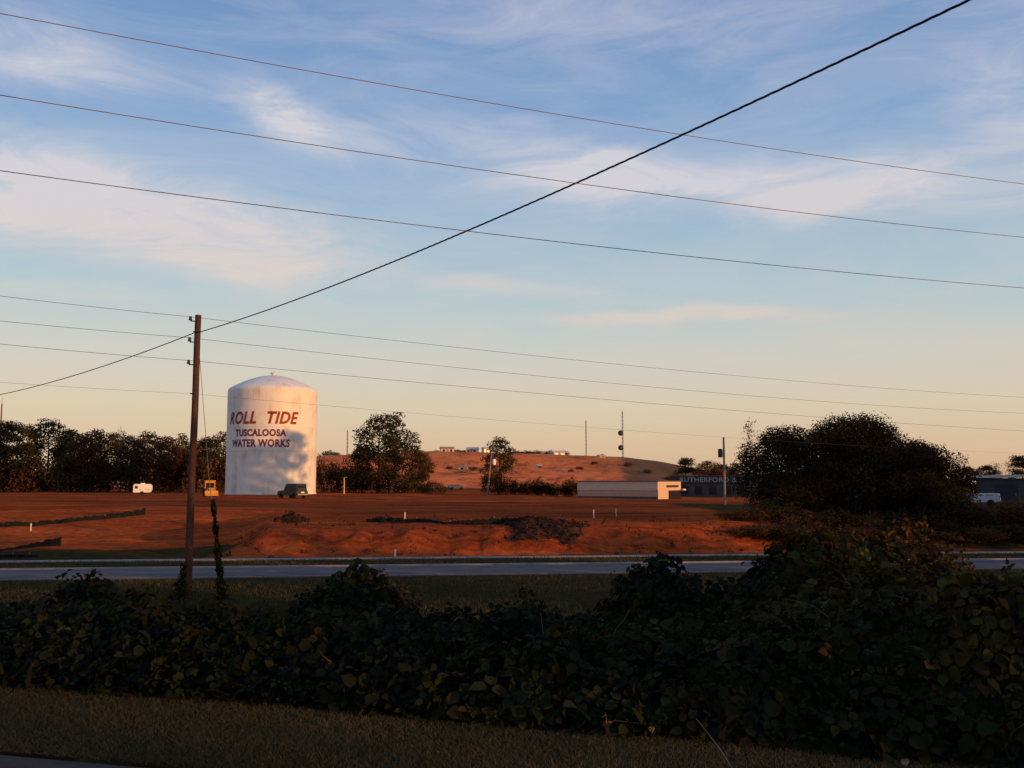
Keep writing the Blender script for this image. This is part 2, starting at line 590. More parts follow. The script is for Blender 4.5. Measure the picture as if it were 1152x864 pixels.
M['rust'] = foliage('rusty_leaves', [(.010, .008, .004), (.022, .013, .005), (.045, .019, .006), (.11, .042, .010), (.07, .045, .010), (.26, .14, .035)])
M['kudzu'] = foliage('kudzu_leaves', [(.006, .008, .005), (.009, .013, .006), (.014, .019, .006), (.028, .015, .006), (.034, .036, .008), (.055, .044, .010)], rough=.8, trans=.15, spec=.04)
M['stems'] = plain('vine_stems', (.014, .012, .009), .95, noise=.4, scale=4, spec=.1)
M['yellow_leaf'] = plain('yellow_leaf', (.16, .10, .025), .7, noise=.2)
M['straw'] = plain('dry_straw', (.09, .085, .085), .8)
M['grass'] = foliage('lawn_grass', [(.036, .035, .012), (.052, .045, .018), (.080, .060, .028), (.11, .08, .045)], trans=.2, spec=.1)
M['brush'] = foliage('brush_debris', [(.012, .007, .005), (.030, .014, .009), (.055, .024, .014)], trans=0)
M['scrub'] = foliage('hill_scrub', [(.05, .030, .016), (.075, .042, .02), (.10, .06, .025), (.05, .045, .016)])

# ------------------------------------------------------------------ ground sheet
def grow(start, stop, step, k):
    a = [start]
    while a[-1] < stop:
        a.append(a[-1] + step); step *= k
    return np.array(a)


xs = np.arange(-60, 60.01, .4)
xo = grow(60.4, 5000, .6, 1.14)
xs = np.concatenate([-xo[::-1], xs, xo])
ys = np.concatenate([-grow(6.3, 900, .6, 1.2)[::-1], np.arange(-6, 74, .3), grow(74, 6000, .35, 1.05)])
X, Y = np.meshgrid(xs, ys, indexing='ij')
Z = terrain(X, Y)
nx, ny = X.shape
idx = np.arange(nx * ny).reshape(nx, ny)
quads = np.stack([idx[:-1, :-1], idx[1:, :-1], idx[1:, 1:], idx[:-1, 1:]], -1).reshape(-1, 4)
c_ = Y - .12 * X
clay = smooth((c_ - 52.5) / .6)
grassy = smooth((-13 - X) / 4) * smooth((59.5 + 1.2 * fbm(X * .4, Y * .4) - c_) / 2.5)      # grass foot of the slope on the left
clay = clay * (1 - .9 * grassy)
scrubby = smooth((X - 13 - .03 * (Y - 55)) / 5) * smooth((c_ - 52) / 2) * smooth((140 - Y) / 30)
clay = clay * (1 - .75 * scrubby)
clay = clay * (1 - .55 * smooth((Y - 215) / 60))
g_ = mesh_np('ground', np.stack([X, Y, Z], -1).reshape(-1, 3), quads, M['ground'], tint=clay.ravel(), smoothed=True)
kind(g_, 'structure')


def strip(name, f0, f1, x0, x1, z, mat, h=0.0, n=160):
    """band of road between two lines y = f(x); with h it gets vertical kerb faces"""
    V = []; Q = []
    xv = np.linspace(x0, x1, n)
    for x in xv:
        a, b_ = float(f0(x)), float(f1(x))
        V += [(x, a, z - h), (x, a, z), (x, b_, z), (x, b_, z - h)]
    for i in range(n - 1):
        o = i * 4; p = o + 4
        for k in range(3):
            Q.append((o + k, p + k, p + k + 1, o + k + 1))
    ob = mesh_np(name, np.array(V), np.array(Q), mat)
    return kind(ob, 'structure')


ln = lambda c: (lambda x: c + .12 * x)
strip('road', ln(42.2), ln(46.8), -250, 300, .030, M['asphalt'], .05)
strip('road_line', ln(46.45), ln(46.57), -250, 300, .036, M['paint_line'])
strip('road_edge_line', ln(42.45), ln(42.57), -250, 300, .036, M['paint_line'])
strip('road_kerb', ln(46.8), ln(47.0), -250, 300, .10, M['concrete'], .15)
strip('gutter', ln(51.3), ln(52.2), -250, 300, .045, M['concrete'], .08)
strip('near_kerb', lambda x: kerb_line(x) - .02, lambda x: kerb_line(x) - .26, -59, 59, 2.19, M['kerb'], .2)
strip('near_road', lambda x: kerb_line(x) - .26, lambda x: kerb_line(x) - 9.5, -59, 59, 2.075, M['near_asphalt'], .02)

# ------------------------------------------------------------------ the red hill
hx = np.array([-330, -150, 0, 120, 250, 350, 420, 480, 520, 560, 600, 640, 700, 740, 770, 790, 830, 870, 930, 1010, 1200])
hy = np.array([541, 540, 534, 526, 519, 514, 511, 508.5, 509, 511, 511, 513, 514.5, 519, 525, 529.5, 533, 534, 535, 537, 541])
HILL_Y = 430.0


def hill_z(x, y):
    px = 576 + x / y * F
    top = np.interp(px, hx, hy)
    zt = CAMZ + (540 - top) / F * HILL_Y
    rise = smooth((y - 285) / (HILL_Y - 285))
    ter = .17 * np.sin(rise * 9 + fbm(x * .012, y * .01) * 3)
    z = .4 + (zt - .4) * np.clip(rise + ter * (1 - rise) * rise * 3, 0, 1)
    z = z + fbm(x * .05, y * .05, 5) * 2.1 * rise * (1.02 - rise) * 3.2 + fbm(x * .13, y * .11, 4) * .7 * rise * smooth((HILL_Y - 6 - y) / 30)
    back = smooth((y - HILL_Y - 40) / 300)
    return z * (1 - back) + .5 * back


hxs = np.linspace(-420, 330, 300); hys = np.concatenate([np.linspace(280, 440, 110), np.linspace(446, 800, 30)])
HX, HY = np.meshgrid(hxs, hys, indexing='ij')
HZ = hill_z(HX, HY)
HZ[:, 0] = -1; HZ[:, -1] = -2; HZ[0, :] = np.minimum(HZ[0, :], -.5); HZ[-1, :] = np.minimum(HZ[-1, :], -.5)
ia = np.arange(HX.size).reshape(HX.shape)
hq = np.stack([ia[:-1, :-1], ia[1:, :-1], ia[1:, 1:], ia[:-1, 1:]], -1).reshape(-1, 4)
hpx = 576 + HX / HY * F
bare = 1 - smooth((hpx - 688 - 14 * fbm(HX * .03, HY * .03)) / 14)
bare = np.maximum(bare, .8 * smooth((HZ * 0 + 330 - HY) / 20))
bare = bare * (1 - .8 * smooth((HY - 424) / 8))
bare = bare * (.75 + .45 * vnoise(HX * .06, HY * .06))
hill = mesh_np('hill', np.stack([HX, HY, HZ], -1).reshape(-1, 3), hq, None or M['ground'], tint=bare.ravel(), smoothed=True)
kind(hill, 'structure')


def hill_mat():
    m, N, L, b = newmat('hill_clay')
    geo = N.new('ShaderNodeNewGeometry')
    a = N.new('ShaderNodeAttribute'); a.attribute_name = 'tint'
    n = N.new('ShaderNodeTexNoise'); n.inputs['Scale'].default_value = .11; n.inputs['Detail'].default_value = 10; n.inputs['Roughness'].default_value = .82
    L.new(geo.outputs['Position'], n.inputs['Vector'])
    r1 = N.new('ShaderNodeValToRGB')
    for (i, (p, c)) in enumerate([(.36, (.12, .034, .018)), (.66, (.74, .23, .072))]):
        r1.color_ramp.elements[i].position = p; r1.color_ramp.elements[i].color = c + (1,)
    e = r1.color_ramp.elements.new(.5); e.color = (.60, .15, .042, 1)
    L.new(n.outputs['Fac'], r1.inputs[0])
    r2 = N.new('ShaderNodeValToRGB')
    for (i, (p, c)) in enumerate([(.35, (.085, .045, .024)), (.7, (.17, .095, .045))]):
        r2.color_ramp.elements[i].position = p; r2.color_ramp.elements[i].color = c + (1,)
    L.new(n.outputs['Fac'], r2.inputs[0])
    x = N.new('ShaderNodeMix'); x.data_type = 'RGBA'
    L.new(a.outputs['Fac'], x.inputs['Factor']); L.new(r2.outputs[0], x.inputs['A']); L.new(r1.outputs[0], x.inputs['B'])
    L.new(x.outputs['Result'], b.inputs['Base Color'])
    b.inputs['Roughness'].default_value = .95; b.inputs['Specular IOR Level'].default_value = .1
    bp = N.new('ShaderNodeBump'); bp.inputs['Strength'].default_value = .8; bp.inputs['Distance'].default_value = 1.5
    L.new(n.outputs['Fac'], bp.inputs['Height']); L.new(bp.outputs[0], b.inputs['Normal'])
    return m


hill.data.materials[0] = hill_mat()


def hill_at(px, Y):
    x = (px - 576) / F * Y
    return Vector((x, Y, float(hill_z(np.array([x]), np.array([Y]))[0])))

# ------------------------------------------------------------------ leaves and trees
rng = np.random.default_rng(5)


def leaf_arrays(C, Nn, size, aspect=.62, fold=.18, rng=rng):
    """one folded two-triangle leaf per centre"""
    n = len(C)
    Nn = Nn / (np.linalg.norm(Nn, axis=1, keepdims=True) + 1e-9)
    t = rng.normal(size=(n, 3))
    t -= (t * Nn).sum(1, keepdims=True) * Nn
    t /= np.linalg.norm(t, axis=1, keepdims=True) + 1e-9
    b = np.cross(Nn, t)
    s = size[:, None]
    base = C - t * s * .5
    tip = C + t * s * .5 - Nn * s * .10
    l = C + b * s * aspect * .5 + Nn * s * fold
    r = C - b * s * aspect * .5 + Nn * s * fold
    V = np.stack([base, l, tip, r], 1).reshape(-1, 3)
    i = np.arange(n)[:, None] * 4
    T = np.concatenate([i + np.array([[0, 2, 1]]), i + np.array([[0, 3, 2]])], 1).reshape(-1, 3)
    return V, T


def crown_leaves(clusters, density, size, rng, spread=.22):
    """clusters (cx,cy,cz,rx,ry,rz): loose clumps of leaves, denser in the middle"""
    C = []; tint = []; nrm = []
    for (cx, cy, cz, rx, ry, rz) in clusters:
        n = max(6, int(density * (rx * ry * rz) ** (2 / 3)))
        d = rng.normal(size=(n, 3)); d /= np.linalg.norm(d, axis=1, keepdims=True)
        rad = np.clip(rng.normal(.74, spread, size=(n, 1)), .05, .86 + spread)
        p = d * rad
        C.append(p * np.array([[rx, ry, rz]]) + np.array([[cx, cy, cz]]))
        nrm.append(d * .9 + rng.normal(size=(n, 3)) * .8 + np.array([[0, 0, .4]]))
        base = rng.random()
        tint.append(np.clip(base * .6 + rng.random(n) * .4, 0, 1))
    C = np.concatenate(C); nrm = np.concatenate(nrm); tint = np.concatenate(tint)
    sz = size * rng.uniform(.6, 1.35, len(C))
    V, T = leaf_arrays(C, nrm, sz, rng=rng)
    return V, T, np.repeat(tint, 4)


def tree_clusters(kind_, H, W, rng, n):
    cl = []
    if kind_ == 'pine':                       # long bare trunk, clumpy open top
        for i in range(n):
            f = rng.uniform(.0, 1.0) ** .7
            h = H * (.22 + .72 * f)
            rr = W * (1.05 - .75 * abs(f - .35) ** 1.0) * .5
            a = rng.uniform(0, 6.283); q = rr * math.sqrt(rng.uniform(.05, 1))
            s = W * rng.uniform(.13, .24)
            cl.append((q * math.cos(a), q * math.sin(a), h, s * 1.2, s * 1.2, s * .62))
    elif kind_ == 'openpine':                 # tall pine whose tufts stand apart, sky between them
        for i in range(n):
            f = (i + rng.random()) / n
            h = H * (.40 + .56 * f)
            rr = W * .5 * (1.0 - .55 * f ** 1.5)
            a = i * 2.4 + rng.uniform(-.5, .5); q = rr * rng.uniform(.35, 1) * (1 if f < .93 else .3)
            s = W * rng.uniform(.11, .20)
            cl.append((q * math.cos(a), q * math.sin(a), h, s * 1.3, s * 1.3, s * .62))
    elif kind_ == 'bush':
        for i in range(n):
            a = rng.uniform(0, 6.283); q = W * .5 * math.sqrt(rng.uniform(0, 1)) * .8
            h = H * (.12 + .75 * rng.uniform(0, 1) * (1 - (q / (W * .5)) ** 2 * .6))
            s = W * rng.uniform(.13, .24)
            cl.append((q * math.cos(a), q * math.sin(a), h, s, s, s * .8))
    elif kind_ == 'bare':
        for i in range(n):
            a = rng.uniform(0, 6.283); f = rng.uniform(.3, 1)
            q = W * .5 * math.sqrt(rng.uniform(0, 1)) * (1.1 - .6 * f)
            s = W * rng.uniform(.10, .2)
            cl.append((q * math.cos(a), q * math.sin(a), H * f * .96, s, s, s * 1.3))
    else:                                      # round broadleaf crown, to low down
        lo = .03 if kind_ == 'low' else .22
        for i in range(n):
            u = rng.uniform(-.95, 1); a = rng.uniform(0, 6.283)
            sh = math.sqrt(max(0, 1 - abs(u) ** 2.2))
            q = W * .5 * sh * rng.uniform(.25, .95)
            h = H * (lo + (1 - lo) * (.5 + .44 * u))
            s = W * rng.uniform(.11, .20)
            cl.append((q * math.cos(a), q * math.sin(a), h, s, s, s * .8))
    return cl


def make_tree(name, kind_, H, W, seed, nclump, density, leaf, crown_mat, bark='bark', label='', cat='tree', group=None, trunk_r=None, spread=.22):
    rg = np.random.default_rng(seed)
    cl = tree_clusters(kind_, H, W, rg, nclump)
    zt = max(c[2] + c[5] * .85 for c in cl)
    cl = [(c[0], c[1], c[2] * H / zt, c[3], c[4], c[5]) for c in cl]
    root = thing(name, label, cat, group=group)
    tr = trunk_r or H * .017
    mb = MB()
    top = H * (.94 if kind_ in ('pine', 'bare', 'openpine') else .72)
    lean = rg.normal(size=2) * H * .012
    npt = 7
    path = [Vector((lean[0] * math.sin(i * 1.3) * i / npt, lean[1] * math.cos(i * 1.1) * i / npt, top * i / (npt - 1) - .15)) for i in range(npt)]
    mb.tube(path, [tr * (1.25 if i == 0 else 1 - .82 * i / (npt - 1)) for i in range(npt)], 7)
    for c in cl[:: (1 if kind_ in ('bare', 'openpine') else 2)]:
        e = Vector(c[:3])
        hb = max(H * .12, min(top * .95, e.z - .35 * math.hypot(e.x, e.y) - .03 * H))
        f = hb / top * (npt - 1); i = min(int(f), npt - 2)
        s0 = path[i].lerp(path[i + 1], f - i)
        mid = s0.lerp(e, .5) + Vector((0, 0, -.04 * (e - s0).length)) + Vector(rg.normal(size=3)) * .03 * (e - s0).length
        r0 = tr * (1 - .8 * hb / top) * .55
        mb.tube([s0, mid, e], [r0, r0 * .6, r0 * .2], 5, False)
    mb.build('trunk', M[bark], root, True)
    V, T, tn = crown_leaves(cl, density, leaf, rg, spread)
    mesh_np('crown', V, T, M[crown_mat], root, tn)
    return root


ORD = ['first', 'second', 'third', 'fourth', 'fifth', 'sixth', 'seventh', 'eighth', 'ninth', 'tenth', 'eleventh', 'twelfth', 'thirteenth',
       'fourteenth', 'fifteenth', 'sixteenth', 'seventeenth', 'eighteenth', 'nineteenth', 'twentieth']

# unit-height prototypes for the far treeline, built at 12 m
GT = 'trees in the line behind the red field'
protos = {}
for key, (nm, k, W, seed, n, dn, lf, mt) in {
        'pineA': ('pine_tree', 'pine', 6.0, 21, 60, 78, .36, 'pine'), 'pineB': ('pine_tree', 'pine', 5.0, 22, 50, 78, .36, 'pine'),
        'pineC': ('pine_tree', 'pine', 7.2, 23, 66, 78, .36, 'pine'),
        'pineD': ('pine_tree', 'openpine', 7.0, 28, 26, 105, .34, 'pine'), 'pineE': ('pine_tree', 'openpine', 5.6, 29, 20, 105, .34, 'pine'),
        'oakA': ('oak_tree', 'oak', 8.0, 24, 70, 62, .38, 'oak_brown'), 'oakB': ('oak_tree', 'oak', 7.0, 25, 64, 62, .38, 'oak_olive'),
        'oakC': ('oak_tree', 'low', 8.5, 26, 70, 62, .38, 'oak_dark'), 'bareA': ('bare_tree', 'bare', 5.5, 27, 40, 16, .30, 'tan_twig')}.items():
    protos[key] = make_tree(nm, k, 12.0, W, seed, n, dn, lf, mt, 'pale_bark' if k == 'bare' else 'bark', trunk_r=.2 if k != 'bare' else .12)
used = set()
tree_list = []


def plant(key, px, ytop, Y, wscale=1.0, label='', group=None, rz=None, zb=None):
    src = protos[key]
    o = src if key not in used else copy_tree(src)
    used.add(key)
    top = at(px, ytop, Y)
    zb = tz(top.x, Y) if zb is None else zb
    s = (top.z - zb) / 12.0
    o.location = (top.x, Y, zb - .05)
    o.scale = (s * wscale, s * wscale, s)
    o.rotation_euler = (0, 0, rz if rz is not None else (px * 1.7) % 6.28)
    tag(o, label, 'tree', group)
    return o


line = [(-14, 478, 'oakB', 1.3), (8, 473, 'pineA', 1.0), (34, 477, 'pineB', 1.1), (56, 471, 'pineD', 1.15), (82, 482, 'oakB', 1.1), (104, 482, 'oakA', 1.1),
        (124, 486, 'oakB', 1.15), (138, 479, 'bareA', .8), (150, 489, 'oakA', 1.0), (167, 485, 'pineD', 1.1), (190, 490, 'oakA', 1.1), (205, 487, 'pineE', .9),
        (222, 494, 'oakA', 1.2), (238, 489, 'pineB', 1.0), (252, 485, 'pineE', 1.0)]
desc = {'pineD': 'open tufted pine', 'pineE': 'slim tufted pine', 'pineA': 'clumpy dark pine', 'pineB': 'slim dark pine', 'pineC': 'broad dark pine', 'oakA': 'reddish brown leafy tree', 'oakB': 'olive brown leafy tree',
        'oakC': 'round dark leafy tree', 'bareA': 'pale bare twiggy tree'}
for i, (px, yt, k, w) in enumerate(line):
    plant(k, px, yt, 206 + 9 * math.sin(i * 2.3), w, f'{desc[k]}, {ORD[i]} from the left edge in the treeline behind the field', GT)
# thicket under the treeline
proto_b = {}
for key, (W, seed, mt) in {'bushA': (5.0, 31, 'oak_brown'), 'bushB': (5.5, 32, 'oak_olive'), 'bushC': (5.0, 33, 'oak_dark'), 'bushR': (4.5, 34, 'rust')}.items():
    protos[key] = make_tree('bush', 'bush', 4.0, W, seed, 40, 70, .26, mt, trunk_r=.06)
    protos[key].name = 'bush'


def bush(key, px, ytop, Y, W, label, group, zb=None, rz=None):
    src = protos[key]
    o = src if key not in used else copy_tree(src)
    used.add(key)
    top = at(px, ytop, Y)
    zb = tz(top.x, Y) if zb is None else zb
    s = (top.z - zb) / 4.0
    sw = W / 5.0
    o.location = (top.x, Y, zb - .05)
    o.scale = (sw, sw, s)
    o.rotation_euler = (0, 0, rz if rz is not None else (px * 2.1) % 6.28)
    tag(o, label, 'bush', group)
    return o


GB = 'bushes along the foot of the treeline'
bd = {'bushA': 'brown bush', 'bushB': 'olive bush', 'bushC': 'dark bush', 'bushR': 'rust coloured bush'}
for i, (px, yt, k, W) in enumerate([(2, 505, 'bushC', 11), (24, 512, 'bushB', 10), (47, 506, 'bushA', 11), (70, 514, 'bushB', 10), (92, 508, 'bushB', 10), (118, 510, 'bushA', 10),
                                    (143, 514, 'bushC', 10), (176, 510, 'bushA', 10), (196, 508, 'bushA', 9), (214, 506, 'bushA', 9), (232, 504, 'bushA', 9), (250, 508, 'bushC', 8)]):
    bush(k, px, yt, 200 + 3 * math.sin(i * 1.7), W, f'{bd[k]} under the treeline, {ORD[i]} from the left edge', GB)

# trees right of the water tank
GC = 'trees between the water tank and the hill'
for (px, yt, k, w, Y, lab) in [(427, 465, 'pineD', 1.05, 196, 'tall dark pine with an open clumpy top, tallest right of the water tank'),
                               (446, 463, 'pineE', .9, 199, 'dark pine with a narrow crest beside the tallest pine'),
                               (408, 500, 'oakC', .9, 194, 'dark round tree at the left foot of the tall pines'),
                               (438, 497, 'oakB', 1.0, 192, 'olive brown tree in front of the tall pines'),
                               (464, 486, 'pineE', 1.0, 203, 'thin open pine at the right edge of the pine cluster'),
                               (474, 508, 'oakB', 1.1, 200, 'low brown tree right of the pine cluster'),
                               (562, 491, 'pineD', .95, 178, 'open pine with spread tufts standing before the red hill')]:
    plant(k, px, yt, Y, w, lab, GC)
GD = 'bushes between the water tank and the beige building'
for (px, yt, k, W, Y, lab) in [(364, 510, 'bushA', 6, 196, 'brown bush close to the right side of the water tank'),
                               (383, 514, 'bushA', 7, 198, 'brown bush midway between the water tank and the pines'),
                               (398, 520, 'bushC', 6, 190, 'dark bush at the left foot of the pine cluster'),
                               (424, 522, 'bushC', 7, 188, 'dark bush below the tallest pine'),
                               (455, 524, 'bushB', 7, 188, 'olive bush at the right foot of the pines'),
                               (486, 540, 'bushB', 6, 184, 'low olive bush below the bare red slope'),
                               (556, 522, 'bushC', 5, 172, 'dark bush round the foot of the lone open pine'),
                               (574, 536, 'bushC', 5, 170, 'dark bush right beside the lone open pine'),
                               (596, 540, 'bushC', 5, 168, 'dark low bush, second right of the lone pine'),
                               (608, 536, 'bushC', 4, 166, 'pointed dark bush midway from lone pine to beige building'),
                               (626, 542, 'bushC', 5, 165, 'dark low bush, second left of the beige building'),
                               (644, 536, 'bushC', 4.2, 163, 'dark bush against the left end of the beige building')]:
    bush(k, px, yt, Y, W, lab, GD)
# far trees right of the hill, above the dark store
GE = 'far trees above the dark store'
for (px, yt, k, w, Y, lab) in [(771, 514, 'pineB', 1.5, 210, 'dark far pine at the right foot of the hill'),
                               (797, 518, 'oakA', 1.5, 205, 'reddish bare looking tree above the dark store sign'),
                               (812, 522, 'oakC', 1.3, 215, 'dark round tree behind the store pole'),
                               (828, 520, 'oakB', 1.4, 208, 'olive tree at the right end of the dark store'),
                               (842, 466, 'bareA', .62, 90, 'tall pale bare tree beside the big dark trees')]:
    plant(k, px, yt, Y, w, lab, GE)
GF = 'far trees behind the shed'
for (px, yt, k, w, Y, lab) in [(1088, 524, 'oakC', 1.4, 175, 'dark round tree left of the pale shed roof'),
                               (1108, 523, 'oakC', 1.6, 185, 'low dark tree just behind the pale shed roof'),
                               (1120, 518, 'bareA', 1.5, 195, 'pale bare tree behind the shed'),
                               (1134, 516, 'bareA', 1.3, 190, 'second pale bare tree, nearer the right edge behind the shed'),
                               (1150, 512, 'pineA', 1.3, 180, 'dark pine at the right edge behind the shed')]:
    plant(k, px, yt, Y, w, lab, GF)

# the big trees on the right, beyond the road
GR = 'big trees right beyond the road'
for (px, yt, Y, W, kd, seed, mt, lab) in [(962, 466, 66, 9.6, 'low', 41, 'oak_dark', 'biggest dark broad tree beyond the road, middle of its clump'),
                                          (886, 477, 64, 6.6, 'low', 42, 'oak_dark', 'dark tree with a peaked crown at the left of the big clump'),
                                          (1030, 494, 63, 6.4, 'low', 43, 'oak_dark', 'lower dark tree sloping down at the right of the big clump'),
                                          (1060, 536, 62, 4.0, 'low', 44, 'oak_olive', 'smallest dark tree at the right foot of the big clump')]:
    p = at(px, yt, Y); zb = tz(p.x, Y)
    o = make_tree('oak_tree', kd, p.z - zb, W, seed, 120, 330, .14, mt, label=lab, group=GR, trunk_r=.17, spread=.13)
    o.location = (p.x, Y, zb - .05)
GS = 'shrubs at the foot of the big trees'
for (px, yt, k, W, Y, lab) in [(846, 566, 'bushA', 2.6, 60, 'brown shrub at the left foot of the big dark trees'),
                               (872, 558, 'bushB', 3.0, 61, 'olive shrub under the peaked dark tree'),
                               (900, 572, 'bushA', 3.2, 58.5, 'brown shrub below the peaked dark tree, nearer the road'),
                               (935, 568, 'bushC', 3.4, 59, 'dark shrub left below the biggest tree'),
                               (975, 574, 'bushA', 3.4, 59, 'brown shrub right below the biggest tree'),
                               (1012, 570, 'bushC', 3.2, 59, 'dark shrub between the biggest and the lower dark tree'),
                               (1050, 572, 'bushC', 3.2, 59, 'dark shrub below the lower dark tree'),
                               (1088, 566, 'bushC', 3.6, 61, 'dark shrub below the white van'),
                               (1122, 562, 'bushA', 3.6, 62, 'brown shrub in front of the pale roofed shed'),
                               (1152, 556, 'bushA', 3.8, 62, 'brown shrub at the right edge in front of the shed'),
                               (822, 574, 'bushR', 2.2, 60, 'rust coloured shrub on the right end of the red bank'),
                               (842, 596, 'bushR', 1.8, 57, 'low rust shrub above the gutter right on the bank')]:
    bush(k, px, yt, Y, W, lab, GS)

GT2 = 'scrub along the gutter below the big trees'
for i, (px, yt, k, W, c) in enumerate([(838, 590, 'bushA', 2.6, 55), (862, 584, 'bushA', 3.0, 55), (886, 590, 'bushC', 3.0, 54.6), (912, 586, 'bushA', 3.0, 55), (938, 592, 'bushC', 3.0, 54.6), (964, 588, 'bushA', 3.0, 55),
                                       (992, 592, 'bushC', 3.0, 54.6), (1020, 588, 'bushC', 3.0, 55), (1048, 592, 'bushA', 3.0, 54.6), (1076, 588, 'bushC', 3.0, 55), (1104, 590, 'bushA', 3.0, 54.6), (1132, 586, 'bushC', 3.2, 55), (1158, 588, 'bushA', 3.0, 54.8)]):
    yy = c + .12 * (px - 576) / F * 62
    bush(k, px, yt, yy, W, f'{bd[k]} in the scrub above the gutter on the right, {ORD[i]} from its left end', GT2)

# ------------------------------------------------------------------ water tank
TY = 171.0
tc_ = at(305, 540, TY); tb = tz(tc_.x, TY - 7)
TR = 7.62
tank = thing('water_tank', 'white cylindrical water tank with domed roof and red and blue lettering', 'water tank', (tc_.x, TY, tb - .05))
wt = at(305, 437, TY - TR * .2).z - tb      # shoulder
dt = at(305, 422, TY).z - tb
MB().lathe([(TR + .12, 0), (TR + .12, .25), (TR, .27), (TR, wt - .5)], n=96).build('shell', M['tank'], tank, True, 40)
prof = [(TR, wt - .5), (TR - .04, wt - .28), (TR - .16, wt - .08), (TR - .38, wt + .10)]
for i in range(1, 12):
    f = i / 11
    r = (TR - .38) * (1 - f)
    prof.append((max(r, .001), wt + .10 + (dt - wt - .10) * (1 - (1 - f) ** 1.75)))
MB().lathe(prof, n=96).build('roof', M['tank'], tank, True, 50)
MB().lathe([(.34, dt - .1), (.34, dt + .25), (.55, dt + .27), (.55, dt + .42), (.12, dt + .62), (.001, dt + .64)], n=16).build('roof_vent', M['tank'], tank, True, 40)
sm = MB()
for hseam in (.40, .62):
    sm.lathe([(TR + .012, wt * hseam), (TR + .02, wt * hseam + .03), (TR + .012, wt * hseam + .06)], n=96)
sm.build('weld_seam', M['seam'], tank, True)
tdir = math.atan2(-TY, -tc_.x)                    # direction from the tank towards the viewer
lad = MB()
la = tdir - R(108)
for s_ in (-.22, .22):
    a_ = la + s_ / TR
    lad.tube([((TR + .15) * math.cos(a_), (TR + .15) * math.sin(a_), .6), ((TR + .15) * math.cos(a_), (TR + .15) * math.sin(a_), wt + .2)], .03, 5)
for i in range(40):
    h = .8 + i * (wt - .8) / 40
    lad.tube([((TR + .15) * math.cos(la - .22 / TR), (TR + .15) * math.sin(la - .22 / TR), h), ((TR + .15) * math.cos(la + .22 / TR), (TR + .15) * math.sin(la + .22 / TR), h)], .015, 4)
lad.build('ladder', M['metal'], tank)


def text_mesh(body, size=1.0, shear=0, offset=0, spacing=1.0, extrude=0):
    cu = bpy.data.curves.new('t', 'FONT')
    cu.body = body; cu.size = size; cu.shear = shear; cu.offset = offset; cu.space_character = spacing; cu.extrude = extrude
    cu.resolution_u = 3
    o = bpy.data.objects.new('t', cu); COL.objects.link(o)
    dg = bpy.context.evaluated_depsgraph_get(); dg.update()
    me = bpy.data.meshes.new_from_object(o.evaluated_get(dg))
    bpy.data.objects.remove(o); bpy.data.curves.remove(cu)
    return me


def slice_x(me, step):
    bm = bmesh.new(); bm.from_mesh(me)
    x0 = min(v.co.x for v in bm.verts); x1 = max(v.co.x for v in bm.verts)
    x = x0 + step
    while x < x1:
        bmesh.ops.bisect_plane(bm, geom=bm.verts[:] + bm.edges[:] + bm.faces[:], plane_co=(x, 0, 0), plane_no=(1, 0, 0))
        x += step
    bm.to_mesh(me); bm.free()


def tank_text(name, body, px0, px1, y0, y1, mat, shear, off):
    me = text_mesh(body, shear=shear, offset=off, spacing=1.08)
    slice_x(me, .09)
    v = np.array([q.co[:] for q in me.vertices])
    lo, hi = v.min(0), v.max(0)
    z1 = at(305, y0, TY - TR).z - tb; z0 = at(305, y1, TY - TR).z - tb
    f0 = math.asin((px0 - 305) / 50.0); f1 = math.asin((px1 - 305) / 50.0)
    for q in me.vertices:
        u = (q.co.x - lo[0]) / (hi[0] - lo[0]); w_ = (q.co.y - lo[1]) / (hi[1] - lo[1])
        ph = f0 + (f1 - f0) * u
        a_ = tdir + ph
        q.co = ((TR + .03) * math.cos(a_), (TR + .03) * math.sin(a_), z0 + (z1 - z0) * w_)
    me.materials.clear(); me.materials.append(mat)
    ob = bpy.data.objects.new(name, me); COL.objects.link(ob); ob.parent = tank
    return ob


tank_text('lettering', 'ROLL  TIDE', 259.5, 333, 462, 476.5, M['red_paint'], .28, .034)
tank_text('lettering', 'TUSCALOOSA', 266, 320, 482, 490.5, M['blue_paint'], 0, .045)
tank_text('lettering', 'WATER WORKS', 262.5, 324, 493.5, 502.5, M['blue_paint'], 0, .045)

# ------------------------------------------------------------------ buildings
def facing(px, Y, z, axis, name, label, cat, group=None):
    """Empty whose local x runs along the given horizontal direction"""
    p = at(px, 540, Y)
    return thing(name, label, cat, (p.x, Y, z), math.atan2(axis[1], axis[0]), group)


# beige building: its long side turned from the sun, its gable end full in it
ca = Vector((-.845, .535, 0)).normalized()
CB = at(740, 563, 148)
bb = thing('building', 'low beige block building with sunlit end wall and a cut out canopy', 'building', (CB.x, CB.y, CB.z - .05), math.atan2(ca.y, ca.x))
BH = at(740, 541.5, 148).z - CB.z
BL, BD = 13.6, 8.8
# local x: along the long wall away from the corner; local y: into the building is negative side or positive; find the sign
perp = Vector((-ca.y, ca.x, 0))
sgn = 1 if perp.y > 0 else -1
